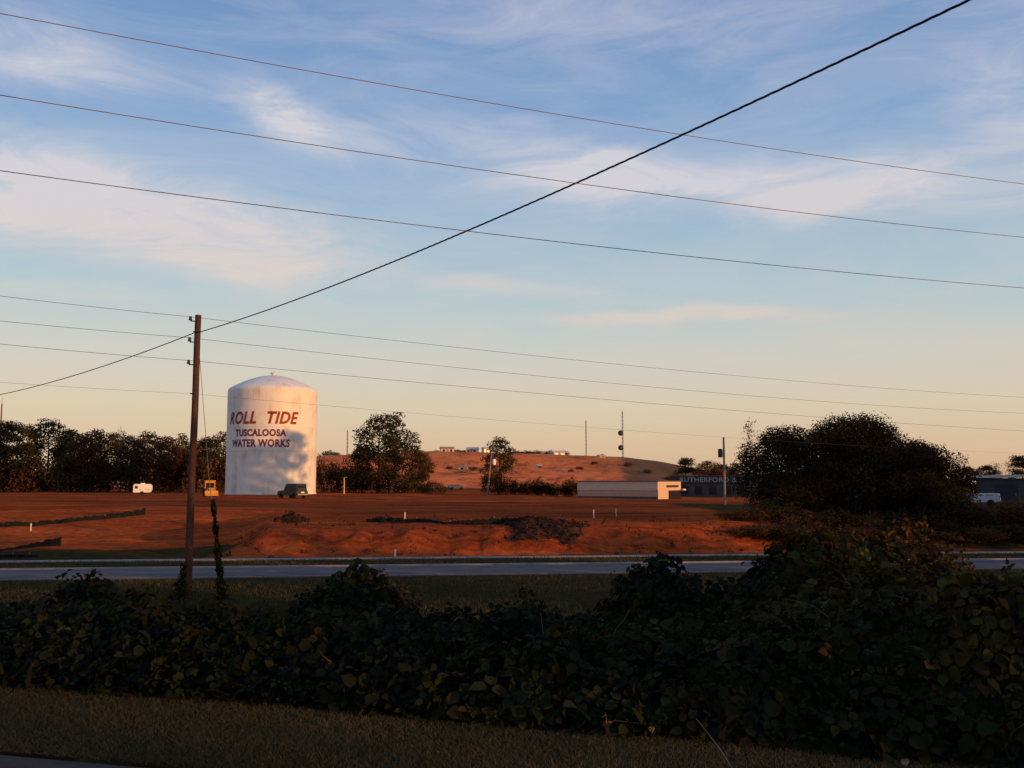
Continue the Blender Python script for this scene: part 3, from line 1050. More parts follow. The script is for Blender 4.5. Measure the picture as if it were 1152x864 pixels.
# end wall runs in +x world; depth axis
dv = sgn
MB().box((BL / 2, dv * BD / 2, BH * .27), (BL, BD, BH * .54)).build('lower_wall', M['beige_low'], bb)
MB().box((BL / 2, dv * BD / 2, BH * .77), (BL + .08, BD + .08, BH * .455)).build('wall', M['beige'], bb)
MB().box((BL / 2, dv * BD / 2, BH + .06), (BL + .3, BD + .3, .12)).build('roof', M['roof_flat'], bb)
MB().box((BL / 2, -dv * .05, .3), (BL, .06, .6)).build('plinth', M['store_low'], bb)
MB().box((-.05, dv * 1.9, BH * .27), (.05, 3.8, BH * .54)).build('end_wall', M['beige'], bb)
MB().box((-.06, dv * (BD * .62), BH * .75), (.06, 4.6, .34)).build('sign_slot', M['dark_metal'], bb)
MB().box((-.06, dv * (BD * .72), BH * .27), (.06, 4.6, BH * .5)).build('doorway', M['glass'], bb)
MB().box((-.3, dv * (BD + .1), BH * .56), (.7, 1.0, .22)).build('canopy', M['pale_trim'], bb)

# dark store with pale sign letters
CS = at(840, 560, 166)
st = thing('store', 'dark flat fronted store with a pale lettered sign, beside the beige building', 'store', (CS.x, CS.y, tz(CS.x, CS.y) - .1), math.atan2(.50, -.85))
SH = at(838, 535, 166).z - tz(CS.x, CS.y)
SLn = 13.4
MB().box((SLn / 2 - .6, -3.5, SH * .33), (SLn + 1.2, 7, SH * .66)).build('wall', M['store_low'], st)
MB().box((SLn / 2 - .6, -3.45, SH * .84), (SLn + 1.4, 7.3, SH * .34)).build('fascia', M['store'], st)
MB().box((SLn / 2 - .6, -3.5, SH + .05), (SLn + 1.6, 7.5, .12)).build('roof', M['roof_flat'], st)
for i in range(5):
    w_ = MB().box((.9 + i * 2.5, .02, SH * .34), (1.5, .06, SH * .44)).build('window', M['glass'], st)
    fr = MB()
    for dx in (-.78, .78): fr.box((.9 + i * 2.5 + dx, .05, SH * .34), (.07, .08, SH * .46))
    for dz_ in (-.225, .225): fr.box((.9 + i * 2.5, .05, SH * .34 + SH * dz_), (1.5, .08, .06))
    fr.build('frame', M['store_low'], w_)
me = text_mesh('RUTHERFORD & R', size=1, offset=.015, spacing=1.05)
v = np.array([q.co[:] for q in me.vertices]); lo, hi = v.min(0), v.max(0)
TW = 11.4; TH = .80
for q in me.vertices:
    u = (q.co.x - lo[0]) / (hi[0] - lo[0]); w_ = (q.co.y - lo[1]) / (hi[1] - lo[1])
    q.co = (.3 + TW * (1 - u), .23, SH * .84 - TH / 2 + TH * w_)
me.materials.clear(); me.materials.append(M['sign_letter'])
ob = bpy.data.objects.new('sign_lettering', me); COL.objects.link(ob); ob.parent = st

# shed on the right with a pale sloping roof
HB = at(1099, 560, 118)
sh = thing('shed', 'dark shed with a pale sloping metal roof at the right edge', 'shed', (HB.x, HB.y, tz(HB.x, HB.y) - .1), math.atan2(-.545, .84))
ht = at(1099, 537, 118).z - tz(HB.x, HB.y)
MB().box((5.6, 3.0, ht / 2), (11.2, 6, ht)).build('wall', M['shed_wall'], sh)
MB().prism([(-.5, ht), (11.7, ht + .25), (11.7, ht + .62), (-.5, ht + .28)], -.5, 6.6).build('roof', M['shed_roof'], sh)
dr = MB().box((3.2, -.03, ht * .40), (2.4, .05, ht * .78)).build('door', M['store'], sh)
MB().box((4.2, -.08, ht * .4), (.08, .06, .25)).build('handle', M['metal'], dr)
lamp = thing('flood_lamp', 'small lit flood lamp on a post left of the shed', 'lamp', at(1095.5, 560, 117) - Vector((0, 0, .2)))
lz = at(1095.5, 543, 117).z - lamp.location.z
MB().tube([(0, 0, 0), (0, 0, lz)], [.06, .045], 8).build('post', M['grey_wood'], lamp)
MB().box((0, -.05, lz + .02), (.6, .22, .42), 0, .04).build('housing', M['dark_metal'], lamp)
lm, N_, L_, b_ = newmat('lamp_lens')
b_.inputs['Base Color'].default_value = (.9, .8, .6, 1)
b_.inputs['Emission Color'].default_value = (1, .82, .5, 1); b_.inputs['Emission Strength'].default_value = 1.1
MB().box((0, -.175, lz + .02), (.50, .03, .32)).build('lens', lm, lamp)

# small houses on the hill
GH = 'small buildings on the red hill'


def house(px, Y, L_, D, Hh, rz, roofmat, lab, off=0.0):
    p = hill_at(px, Y); L_ *= .62; D *= .7; Hh *= .72
    h = thing('house', lab, 'house', (p.x, p.y, p.z - .3 + off), rz, GH)
    MB().box((0, 0, Hh / 2), (L_, D, Hh)).build('wall', M['house'], h)
    MB().prism([(-D / 2 - .3, Hh), (D / 2 + .3, Hh), (0, Hh + D * .28)], -L_ / 2 - .3, L_ / 2 + .3, M=Matrix.Rotation(math.pi / 2, 4, 'Z')).build('roof', M[roofmat], h)
    for k in (-.28, .28):
        MB().box((L_ * k, -D / 2 - .02, Hh * .55), (1.1, .06, 1.0)).build('window', M['glass'], h)
    MB().box((0, -D / 2 - .02, 1.05), (.9, .06, 2.0)).build('door', M['tin'], h)
    return h


for (px, Y, L1, D, Hh, rz, rf, lab) in [(503, 428, 9, 5, 2.2, .2, 'tin', 'low house with a rusty roof, leftmost on the hill crest'),
                                        (532, 430, 8, 5, 2.6, -.3, 'shed_roof', 'pale house on the hill crest left of the lone pine'),
                                        (546, 426, 3.5, 4, 3.2, .5, 'shed_roof', 'narrow pale house on the crest behind the lone pine'),
                                        (627, 432, 9, 5, 2.0, .5, 'shed_roof', 'white roofed house alone on the crest right of the lone pine'),
                                        (606, 352, 2.2, 2.0, 2.0, .6, 'shed_roof', 'tiny white hut halfway down the red slope'),
                                        (525, 350, 8, 4, 1.0, -.1, 'tin', 'low tan shed on the cut below the pale crest house'),
                                        (676, 390, 4, 3, 1.6, .5, 'shed_roof', 'small pale hut near the foot of the tall mast')]:
    house(px, Y, L1, D, Hh, rz, rf, lab)

# dark trees along the crest
GK = 'shrubs along the hill crest'
for i, (px, ytop, W) in enumerate([(490, 507, 8), (515, 505, 9), (522, 506, 8), (580, 507, 7), (592, 506, 8), (604, 507, 9), (620, 508, 7), (634, 510, 6), (372, 508, 9), (470, 505, 7)]):
    p = hill_at(px, 436)
    t = at(px, ytop, 436)
    bush('bushC', px, min(ytop, 506), 436, W, f'dark shrub on the hill crest, {["left of the low rusty roofed house", "behind the low rusty roofed house", "between the two left crest houses", "just right of the lone pine top", "second right of the lone pine top", "third right of the lone pine top", "left of the white roofed house", "right of the white roofed house", "just right of the water tank", "right of the tall pine cluster"][i]}', GK, zb=p.z - .6)

GL = 'scrub on the face of the red hill'
for i, (px, Y_, dz, W) in enumerate([(484, 340, 1.6, 9), (506, 350, 1.3, 8), (533, 345, 1.5, 9), (548, 352, 1.6, 7), (642, 360, 1.2, 7), (652, 372, 1.2, 9), (668, 380, 1.3, 8), (706, 372, 1.6, 10), (728, 365, 1.6, 10), (752, 360, 1.7, 11)]):
    p = hill_at(px, Y_)
    src = protos['bushA']; o = copy_tree(src)
    o.location = (p.x, p.y, p.z - .3); o.scale = (W / 14, W / 14, dz / 3.2); o.rotation_euler = (0, 0, px)
    tag(o, f'brown scrub patch on the face of the red hill, {ORD[i]} from the left', 'bush', GL)

# masts on the hill
def mast(px, ytop, Y, lab, zb, dishes=(), r=.28):
    t = at(px, ytop, Y)
    m_ = thing('radio_mast', lab, 'mast', (t.x, Y, zb))
    h = t.z - zb
    sh_ = MB()
    w0 = r
    legs = [(w0 * math.cos(a), w0 * math.sin(a)) for a in (0, 2.094, 4.189)]
    for lx, ly in legs:
        sh_.tube([(lx, ly, 0), (lx * .6, ly * .6, h * .93)], .10, 5)
    nb = int(h / 1.6)
    for i in range(nb):
        k = 1 - .4 * i / nb; k2 = 1 - .4 * (i + 1) / nb
        for j in range(3):
            a, b = legs[j], legs[(j + 1) % 3]
            sh_.tube([(a[0] * k, a[1] * k, h * .93 * i / nb), (b[0] * k2, b[1] * k2, h * .93 * (i + 1) / nb)], .05, 4, False)
    sh_.build('lattice', M['metal'], m_)
    MB().tube([(0, 0, h * .9), (0, 0, h)], [.10, .05], 6).build('antenna', M['metal'], m_)
    for f in dishes:
        MB().lathe([(.05, 0), (.7, -.1), (1.15, -.35), (1.2, -.5), (1.2, -.6)], (-.9, -.4, h * f), 16, 'Y').build('dish', M['dark_metal'], m_, True)
    return m_


mast(659, 470, 430, 'thin plain radio mast on the hill crest', hill_at(659, 430).z - .5)
mast(700, 459, 430, 'tall radio mast with two round dishes on the hill crest', hill_at(700, 430).z - .5, (.50, .21), .34)
mast(391, 482, 430, 'thin mast behind the bushes right of the water tank', hill_at(391, 430).z - .5)
mast(2.5, 447, 330, 'thin mast rising above the treeline at the left edge', 1.0, (), .25)

# ------------------------------------------------------------------ utility pole, wires
PY = 34.0
pb = at(210.5, 672, PY); pt = at(223.3, 354.5, PY)
pzb = tz(pb.x, PY)
pole = thing('utility_pole', 'tall weathered wooden utility pole with side insulators and vines at its foot', 'utility pole', (pb.x, PY, pzb))
top_off = Vector((pt.x - pb.x, 0, pt.z - pzb))
npl = 12
MB().tube([top_off * (i / npl) + Vector((.01 * math.sin(i), 0, -.3 if i == 0 else 0)) for i in range(npl + 1)], [.135 - .03 * i / npl for i in range(npl + 1)], 14).build('shaft', M['wood'], pole, True, 50)


def pole_at(y):
    f = (at(222, y, PY).z - pzb) / top_off.z
    return top_off * f


insul = []
for y in (357.5, 381, 406.5):
    b = pole_at(y)
    q = b + Vector((-.27, -.02, 0))
    insul.append(Vector((pb.x, PY, pzb)) + q)
    br = MB().tube([b + Vector((-.08, 0, -.12)), b + Vector((-.25, -.02, -.12)), b + Vector((-.27, -.02, -.06))], .022, 6).build('bracket', M['dark_metal'], pole)
    MB().lathe([(.03, -.10), (.065, -.09), (.065, -.05), (.04, -.03), (.055, .0), (.055, .03), (.03, .05)], tuple(q), 10).build('insulator', M['dark_metal'], br, True)
b = pole_at(374)
MB().tube([b + Vector((-.12, -.12, 0)), b + Vector((.14, -.14, .01))], .03, 6).build('cable_clamp', M['dark_metal'], pole)
b = pole_at(443)
MB().tube([b + Vector((-.15, -.1, 0)), b + Vector((-.05, -.1, 0))], .025, 6).build('bolt', M['dark_metal'], pole)


def wire_fit(name, label, pts, t0, t1, r, group, mat='wire', n=60):
    """pts: three points of one sagging wire (same vertical plane); drawn from t0 to t1 where the first is 0 and the last 1"""
    a, m_, c = [Vector(p) for p in pts]
    dxy = Vector((c.x - a.x, c.y - a.y, 0))
    tm = ((m_.x - a.x) * dxy.x + (m_.y - a.y) * dxy.y) / dxy.length_squared
    # z(t) = a.z + b t + k t^2
    A = np.array([[tm, tm * tm], [1, 1]]); bb_ = np.array([m_.z - a.z, c.z - a.z])
    b1, k = np.linalg.solve(A, bb_)
    P = []
    for i in range(n + 1):
        t = t0 + (t1 - t0) * i / n
        P.append(Vector((a.x + dxy.x * t, a.y + dxy.y * t, a.z + b1 * t + k * t * t)))
    o = MB().tube(P, r, 6).build(name, M[mat], None, True)
    tag(o, label, 'wire', group)
    return P, k


def on_plan(px, py, A, B):
    """point of the vertical plane through plan points A, B seen at px, py"""
    r = ray(px, py)
    d = (B[0] - A[0], B[1] - A[1])
    # r.x*s - d0*t = A0 ; r.y*s - d1*t = A1
    M_ = np.array([[r.x, -d[0]], [r.y, -d[1]]])
    s, t = np.linalg.solve(M_, np.array([A[0], A[1]]))
    return Vector((0, 0, CAMZ)) + r * s


GW = 'three upper power lines across the sky'
lp = at(0, 150, 12.7); rp = at(1152, 260, 20.2)
PA, PB = (lp.x, lp.y), (rp.x, rp.y)
ends = []
for (y0, ym, y1, lab) in [(15, 120, 207, 'highest of the three power lines crossing the whole sky'), (107, 196, 267, 'middle one of the three power lines crossing the whole sky'),
                          (192, 266, 324, 'lowest of the three power lines crossing the whole sky')]:
    P, k = wire_fit('power_line', lab, (on_plan(0, y0, PA, PB), on_plan(576, ym, PA, PB), on_plan(1152, y1, PA, PB)), -1.1, 2.0, .0062, GW)
    ends.append((P[0], P[-1], k))
    print('WIRE A', P[0], P[-1], k)
GV = 'thinner power lines passing the wooden pole'
fr_ = at(1152, 450, 67)
fl_ = at(0, 340, 30)
B_ends = []
for i, (y0, ym, y1, lab) in enumerate([(333, 397.5, 447, 'top'), (361, 420, 465, 'second'), (387, 440, 485, 'third'), (430, 474, 510, 'lowest faint')]):
    A0 = insul[i] + Vector((0, 0, .03)) if i < 3 else Vector((pb.x, PY, pzb)) + pole_at(443) + Vector((-.15, -.1, 0))
    ax, ay = A0.x, A0.y
    P, k = wire_fit('power_line', f'{lab} thin power line right of the wooden pole', (A0, on_plan(576, ym, (ax, ay), (fr_.x, fr_.y)), on_plan(1152, y1, (ax, ay), (fr_.x, fr_.y))), 0, 1.65, .0075 if i < 3 else .004, GV, 'thin_wire')
    B_ends.append(P[-1]); print('WIRE B', P[-1], k)
    e = on_plan(0, y0, (ax, ay), (fl_.x, fl_.y))
    mid = A0.lerp(e, .5); mid.z -= .02
    P, k = wire_fit('power_line', f'{lab} thin power line left of the wooden pole', (A0, mid, e), 0, 4.5, .0075 if i < 3 else .004, GV, 'thin_wire')
    B_ends.append(P[-1]); print('WIRE BL', P[-1], k)

# poles beyond the picture that carry these lines
def plain_pole(x, y, h, lab, arms=()):
    z = tz(x, y)
    o = thing('utility_pole', lab, 'utility pole', (x, y, z))
    MB().tube([(0, 0, -.3), (0, 0, (h - z) * .5), (0, 0, h - z)], [.15, .13, .11], 12).build('shaft', M['wood'], o, True, 50)
    for a in arms:
        MB().lathe([(.03, -.06), (.06, -.05), (.06, .02), (.03, .05)], (.0, 0, a - z), 10).build('insulator', M['dark_metal'], o, True)
    return o


plain_pole(ends[0][0].x, ends[0][0].y, ends[0][0].z + .3, 'wooden pole out to the left that carries the three upper lines', [e[0].z for e in ends])
plain_pole(ends[0][1].x, ends[0][1].y, ends[0][1].z + .3, 'wooden pole out to the right that carries the three upper lines', [e[1].z for e in ends])
plain_pole(B_ends[0].x, B_ends[0].y, B_ends[0].z + .3, 'wooden pole out to the right that carries the thin lines', [e.z for e in B_ends[0::2]])
plain_pole(B_ends[1].x, B_ends[1].y, B_ends[1].z + .3, 'wooden pole out to the left that carries the thin lines', [e.z for e in B_ends[1::2]])


def twisted(name, label, P, r, pitch, group=None):
    """three strands wound round each other along a path of points"""
    mb = MB()
    L = [0]
    for i in range(1, len(P)): L.append(L[-1] + (P[i] - P[i - 1]).length)
    total = L[-1]; n = int(total / .055)
    Ps = []
    j = 0
    for i in range(n + 1):
        s = total * i / n
        while j < len(L) - 2 and L[j + 1] < s: j += 1
        Ps.append(P[j].lerp(P[j + 1], (s - L[j]) / (L[j + 1] - L[j])))
    for ph in (0, 2.094, 4.189):
        Q = []
        for i, p in enumerate(Ps):
            t = (Ps[min(i + 1, n)] - Ps[max(i - 1, 0)]).normalized()
            a = t.cross(Vector((0, 0, 1))).normalized(); b = t.cross(a)
            th = ph + 2 * math.pi * total * i / n / pitch
            Q.append(p + (a * math.cos(th) + b * math.sin(th)) * r * 1.05)
        mb.tube(Q, r, 5, False)
    o = mb.build(name, M['cable'], None, True)
    return tag(o, label, 'cable', group)


cp0 = Vector((pb.x, PY, pzb)) + pole_at(374) + Vector((.14, -.14, 0))
ce = at(1090, 0, 11.3)
def para(a, m_, c, t0, t1, n=80):
    dxy = Vector((c.x - a.x, c.y - a.y, 0))
    tm = ((m_.x - a.x) * dxy.x + (m_.y - a.y) * dxy.y) / dxy.length_squared
    b1, k = np.linalg.solve(np.array([[tm, tm * tm], [1, 1]]), np.array([m_.z - a.z, c.z - a.z]))
    print('CABLE', k)
    return [Vector((a.x + dxy.x * t, a.y + dxy.y * t, a.z + b1 * t + k * t * t)) for t in [t0 + (t1 - t0) * i / n for i in range(n + 1)]]
Pc = para(cp0, on_plan(520, 262, (cp0.x, cp0.y), (ce.x, ce.y)), ce, 0, 1.55)
twisted('service_cable', 'thick dark twisted cable climbing from the pole to the upper right', Pc, .0095, .75)
plain_pole(Pc[-1].x, Pc[-1].y, Pc[-1].z + .3, 'wooden pole behind the viewer that carries the twisted cable')
cl0 = Vector((pb.x, PY, pzb)) + pole_at(375.5) + Vector((-.12, -.12, 0))
cle = at(0, 444, 47)
mid = on_plan(110, 414, (cl0.x, cl0.y), (cle.x, cle.y))
Pl = para(cl0, mid, cle, 0, 1.7)
twisted('service_cable', 'thick dark twisted cable falling from the pole to the left edge', Pl, .0095, .75)
plain_pole(Pl[-1].x, Pl[-1].y, Pl[-1].z + .3, 'wooden pole far out left that carries the twisted cable')

# guy wire and its vine
ga = Vector((pb.x, PY, pzb)) + pole_at(402) + Vector((.1, 0, 0))
gx = at(250, 676, PY - .5); gbz = tz(gx.x, PY - .5)
gb = Vector((gx.x, PY - .5, gbz))
tag(MB().tube([ga, ga.lerp(gb, .5) + Vector((-.06, 0, -.03)), gb], .010, 6).build('guy_wire', M['wire']), 'thin slanting guy wire from the pole to the grass', 'guy wire')


def vine_on(name, label, p0, p1, r0, r1, n, size, seed, mat='kudzu', pw=1.0):
    rg = np.random.default_rng(seed)
    t = rg.random(n) ** pw
    r = r0 + (r1 - r0) * t
    r = r * (.35 + 1.3 * vnoise(t * 14, t * 0 + seed))
    a = rg.uniform(0, 6.283, n); q = r * np.sqrt(rg.random(n)) 
    P0 = np.array(p0); P1 = np.array(p1)
    C = P0[None] + (P1 - P0)[None] * t[:, None] + np.stack([q * np.cos(a), q * np.sin(a), rg.normal(size=n) * .05], 1)
    nr = np.stack([np.cos(a), np.sin(a), .5 + 0 * a], 1) + rg.normal(size=(n, 3)) * .5
    root = thing(name, label, 'vine', (0, 0, 0))
    V, T = leaf_arrays(C, nr, size * rg.uniform(.6, 1.3, n), aspect=.8, rng=rg)
    mesh_np('leaves', V, T, M[mat], root, np.repeat(rg.random(n), 4))
    k = 9
    pts = [Vector(p0).lerp(Vector(p1), i / k) + Vector(rg.normal(size=3)) * .03 for i in range(k + 1)]
    MB().tube(pts, [.025 - .012 * i / k for i in range(k + 1)], 5).build('stem', M['stems'], root)
    return root


gtop = ga.lerp(gb, .60)
vine_on('vine', 'tall narrow green vine climbing the guy wire', tuple(gb + Vector((0, 0, 0))), tuple(gtop), .20, .045, 1100, .10, 51, pw=1.25)
vine_on('vine', 'low leafy vine round the foot of the wooden pole', (pb.x - .15, PY - .1, pzb), (pb.x - .12, PY - .1, pzb + 1.1), .32, .08, 420, .11, 52, pw=1.3)

# distant pole by the store, pole before the hill
def far_pole(px, ybot, ytop, Y, lab, can_y=None, can_mat='white_paint', lean=0, side=-1):
    zb = tz((px - 576) / F * Y, Y); t = at(px, ytop, Y)
    o = thing('utility_pole', lab, 'utility pole', (t.x - lean, Y, zb))
    h = t.z - zb
    MB().tube([(0, 0, -.2), (lean, 0, h)], [.16, .11], 10).build('shaft', M['grey_wood'], o, True, 50)
    if can_y:
        cz = at(px, can_y, Y).z - zb
        MB().lathe([(.05, .55), (.26, .5), (.28, .45), (.28, -.45), (.2, -.5)], (side * .45 + lean, -.1, cz), 14).build('transformer', M[can_mat], o, True, 40)
        MB().tube([(lean, 0, cz), (side * .3 + lean, -.07, cz)], .05, 6).build('bracket', M['dark_metal'], o)
    return o


far_pole(814, 560, 492, 118, 'dark utility pole with a transformer before the dark store', 510, 'dark_metal')
far_pole(553, 556, 510, 170, 'thin leaning pole with a white transformer before the lone pine', 520, 'white_paint', .7, 1)
lp2 = at(387, 555, 180)
lpo = thing('lamp_post', 'short pale lamp post right of the water tank', 'lamp post', (lp2.x, 180, tz(lp2.x, 180)))
hh = at(387, 537, 180).z - tz(lp2.x, 180)
MB().tube([(0, 0, 0), (0, 0, hh)], [.10, .07], 8).build('post', M['stake'], lpo)
MB().box((.25, 0, hh), (.7, .2, .12), 0, .02).build('lamp_head', M['metal'], lpo)
# ------------------------------------------------------------------ vehicles
def wheels(root, xs_, y, r, w=.22, mat='tyre'):
    for x in xs_:
        for s_ in (-1, 1):
            wh = MB().lathe([(r * .55, -w / 2), (r * .95, -w / 2), (r, -w / 2 + .03), (r, w / 2 - .03), (r * .95, w / 2), (r * .55, w / 2)], (x, s_ * y, r), 20, 'Y').build('wheel', M[mat], root, True, 40)
            MB().lathe([(.001, -.02), (r * .56, -.03), (r * .56, .03), (.001, .02)], (x, s_ * (y + w * .3), r), 14, 'Y').build('rim', M['metal'], wh)


def suv(name, label, cat, loc, rz, paint, L=4.5, H=1.75, van=False, group=None):
    """front points to local +x"""
    o = thing(name, label, cat, loc, rz, group)
    W = 1.8
    h = L / 2
    low = [(-h, .42), (h - .05, .42), (h, .55), (h - .03, .85), (h - .25, .98), (.95, 1.06), (-h + .05, 1.06), (-h, .9)]
    MB().prism(low, -W / 2, W / 2, .05).build('body', M[paint], o, True, 35)
    if van:
        up = [(-h + .04, 1.04), (1.25, 1.04), (.75, H - .06), (.5, H), (-h + .12, H), (-h + .03, H - .1)]
    else:
        up = [(-h + .1, 1.04), (1.0, 1.04), (.45, H - .08), (.25, H), (-h + .45, H), (-h + .28, H - .07)]
    cab = MB().prism(up, -W / 2 + .10, W / 2 - .10, .05).build('cab', M[paint], o, True, 35)
    for s_ in (-1, 1):
        g = MB()
        for (a, b_) in ((-h + .55, -.95), (-.80, -.05), (.08, .55)):
            g.prism([(a, 1.14), (b_ + .12 if b_ > .4 else b_, 1.14), (b_ - .1 if b_ > .4 else b_, H - .22), (a + .05, H - .22)], s_ * (W / 2 - .105), s_ * (W / 2 - .085))
        g.build('side_window', M['glass'], o)
        MB().box((h - .01, s_ * .62, .78), (.06, .32, .16), 0, .01).build('headlight', M['white_paint'], o)
        MB().box((-h - .01, s_ * .74, .86), (.05, .14, .26), 0, .01).build('tail_light', M['red_paint'], o)
    g = MB(); g.box((-h + (.06 if van else .16), 0, H - .40), (.05, W - .5, .38)); g.build('rear_window', M['glass'], o)
    MB().prism([(.94, 1.10), (.98, 1.12), (.56, H - .16), (.52, H - .18)], -W / 2 + .2, W / 2 - .2).build('windscreen', M['glass'], o)
    MB().box((-h - .05, 0, .52), (.14, W - .1, .18), 0, .03).build('bumper', M['metal'], o)
    MB().box((h + .04, 0, .52), (.14, W - .1, .18), 0, .03).build('bumper', M['metal'], o)
    MB().box((-h - .03, 0, .80), (.03, .5, .16)).build('number_plate', M['white_paint'], o)
    wheels(o, (-h + .85, h - .8), W / 2 - .1, .36)
    return o


# dark wagon, its tail turned to the sun
p = hit(329, 560.5)
suv('parked_car', 'dark off road wagon parked before the water tank, tail to the sun', 'car', p, math.pi - R(42), 'dark_paint', 4.5, 1.95)
# white camper trailer
p = at(161, 540, 167); p.z = tz(p.x, p.y)
ct = thing('camper_trailer', 'small white camper trailer parked under the treeline', 'trailer', p, R(12))
cw = 19 * p.y / F
MB().prism([(-cw / 2, .35), (cw / 2 - .2, .35), (cw / 2, .8), (cw / 2, 1.45), (cw / 2 - .25, 1.75), (-cw / 2 + .2, 1.75), (-cw / 2, 1.5)], -.95, .95, .06).build('body', M['white_paint'], ct, True, 40)
MB().box((0, 0, 1.82), (.7, .6, .18), 0, .03).build('roof_vent', M['white_paint'], ct)
MB().box((-cw / 2 + .55, -.965, 1.22), (.45, .04, .45)).build('window', M['glass'], ct)
MB().box((.45, -.965, .86), (1.7, .03, .09)).build('trim_stripe', M['tin'], ct)
MB().box((.1, -.965, 1.1), (.6, .04, 1.1)).build('door', M['white_paint'], ct)
wheels(ct, (0,), .85, .30)
MB().tube([(cw / 2 - .1, 0, .42), (cw / 2 + .8, 0, .42)], .05, 6).build('hitch', M['dark_metal'], ct)
# yellow tractor end on
p = hit(236, 558.5)
tr = thing('tractor', 'yellow tractor with a boxy cab standing beside the wooden pole', 'tractor', p, -math.pi / 2 + .42)
MB().box((.7, 0, .95), (1.5, .8, .65), 0, .06).build('hood', M['yellow_paint'], tr)
cb = MB()
for x in (-1.0, .0):
    for y in (-.68, .68): cb.box((x, y, 1.6), (.12, .12, 1.3))
cb.box((-.5, 0, 2.3), (1.4, 1.6, .16), 0, .03); cb.box((-.5, 0, 1.0), (1.2, 1.5, .25))
cb.box((-.02, 0, 2.12), (.08, 1.4, .2))
cb.build('cab', M['yellow_paint'], tr)
MB().box((0.0, 0, 1.72), (.04, 1.2, .62)).build('windscreen', M['glass'], tr)
MB().box((-.5, -.66, 1.7), (.9, .04, .8)).build('side_window', M['glass'], tr)
MB().box((-.5, .66, 1.7), (.9, .04, .8)).build('side_window', M['glass'], tr)
MB().box((1.50, 0, .95), (.06, .7, .5)).build('grille', M['tin'], tr)
bk = MB().prism([(1.75, .15), (2.35, .12), (2.3, .3), (1.95, .4), (1.85, .85), (1.75, .85)], -.95, .95).build('bucket', M['yellow_paint'], tr)
for s_ in (-1, 1):
    MB().tube([(.3, s_ * .55, 1.0), (1.2, s_ * .6, 1.0), (1.85, s_ * .6, .5)], .07, 6).build('loader_arm', M['yellow_paint'], tr)
for x, r in ((-.6, .62), (1.1, .42)):
    for s_ in (-1, 1):
        wh = MB().lathe([(r * .5, -.16), (r * .95, -.16), (r, -.1), (r, .1), (r * .95, .16), (r * .5, .16)], (x, s_ * .75, r), 18, 'Y').build('wheel', M['tyre'], tr, True, 40)
        MB().lathe([(.001, -.03), (r * .52, -.05), (r * .52, .05), (.001, .03)], (x, s_ * .83, r), 12, 'Y').build('rim', M['yellow_paint'], wh)
# cars further off
p = at(513, 540, 250); p.z = tz(p.x, p.y)
suv('parked_car', 'grey blue car far off below the bare red slope', 'car', p, R(15), 'blue_car', 4.0, 1.45)
p = at(1098, 566, 104); zz = tz(p.x, p.y)
suv('parked_van', 'white van parked below the shed at the right edge', 'van', (p.x, p.y, zz), R(150), 'van_paint', 4.6, at(1098, 555, 104).z - zz, True)

# ------------------------------------------------------------------ things on the cleared ground
def silt_fence(label, pxs, heights, group, seed, lean=.0):
    rg = np.random.default_rng(seed)
    P = [hit(*q) for q in pxs]
    root = thing('silt_fence', label, 'silt fence', tuple(P[0]), group=group)
    o0 = P[0]
    pts = []; hs = []
    for i in range(len(P) - 1):
        for k in range(14):
            f = k / 14
            q = P[i].lerp(P[i + 1], f); q.z = tz(q.x, q.y)
            pts.append(q - o0); hs.append((heights[i] * (1 - f) + heights[i + 1] * f) * rg.uniform(.75, 1.15))
    V = []; Q = []
    n = len(pts)
    for i, (q, h) in enumerate(zip(pts, hs)):
        wv = .06 * math.sin(i * 1.1) + rg.normal() * .025
        V += [(q.x, q.y - .02, q.z - .08), (q.x, q.y + wv * .5 + lean * .5, q.z + h * .55), (q.x, q.y + wv + lean, q.z + h),
              (q.x, q.y + wv + lean + .02, q.z + h), (q.x, q.y + wv * .5 + lean * .5 + .03, q.z + h * .55), (q.x, q.y + .01, q.z - .08)]
    for i in range(n - 1):
        for k in range(5):
            Q.append((i * 6 + k, i * 6 + 6 + k, i * 6 + 7 + k, i * 6 + 1 + k))
    mesh_np('fabric', np.array(V), np.array(Q), M['fabric'], root)
    for i in range(3, n - 2, 9):
        q = pts[i]
        MB().tube([(q.x, q.y + .06, q.z - .2), (q.x + rg.normal() * .04, q.y + .07 + lean, q.z + hs[i] + .08)], .02, 4).build('post', M['grey_wood'], root)
    return root


GF2 = 'black silt fences on the cleared ground'
silt_fence('long black silt fence slanting across the left of the red slope', [(-25, 596), (20, 592), (60, 590), (100, 586), (140, 582), (165, 579)], [.30, .34, .26, .28, .36, .46], GF2, 1)
silt_fence('short black silt fence with a raised end near the gutter, left', [(-12, 622), (20, 618), (45, 615), (70, 614)], [.10, .16, .30, .50], GF2, 2)
silt_fence('low black silt fence lying along the gutter at the left edge', [(-12, 628), (20, 627.5), (44, 627)], [.18, .18, .12], GF2, 3)
silt_fence('black silt fence along the top edge of the red bank', [(412, 587), (440, 588), (500, 590), (540, 591), (575, 590), (600, 590)], [.16, .30, .14, .34, .40, .30], GF2, 4)

GM = 'pale survey stakes on the cleared ground'
for (px, y0, y1, lab) in [(34.5, 590, 598, 'pale stake beside the long silt fence, left'), (444.5, 619, 627, 'pale stake at the foot of the bank by the gutter'),
                          (455.5, 577, 586, 'thin pale stake on the bank top beside the silt fence'), (668, 574, 583, 'pale stake left of its pair below the beige building'),
                          (693, 572.5, 581, 'pale stake right of its pair below the beige building')]:
    p = hit(px, y1)
    h = (y1 - y0) / F * p.y
    tag(MB().box((0, 0, h / 2), (.085, .05, h + .05), 0, .008).build('survey_stake', M['stake']), lab, 'stake', GM)
    COL.objects[-1].location = p


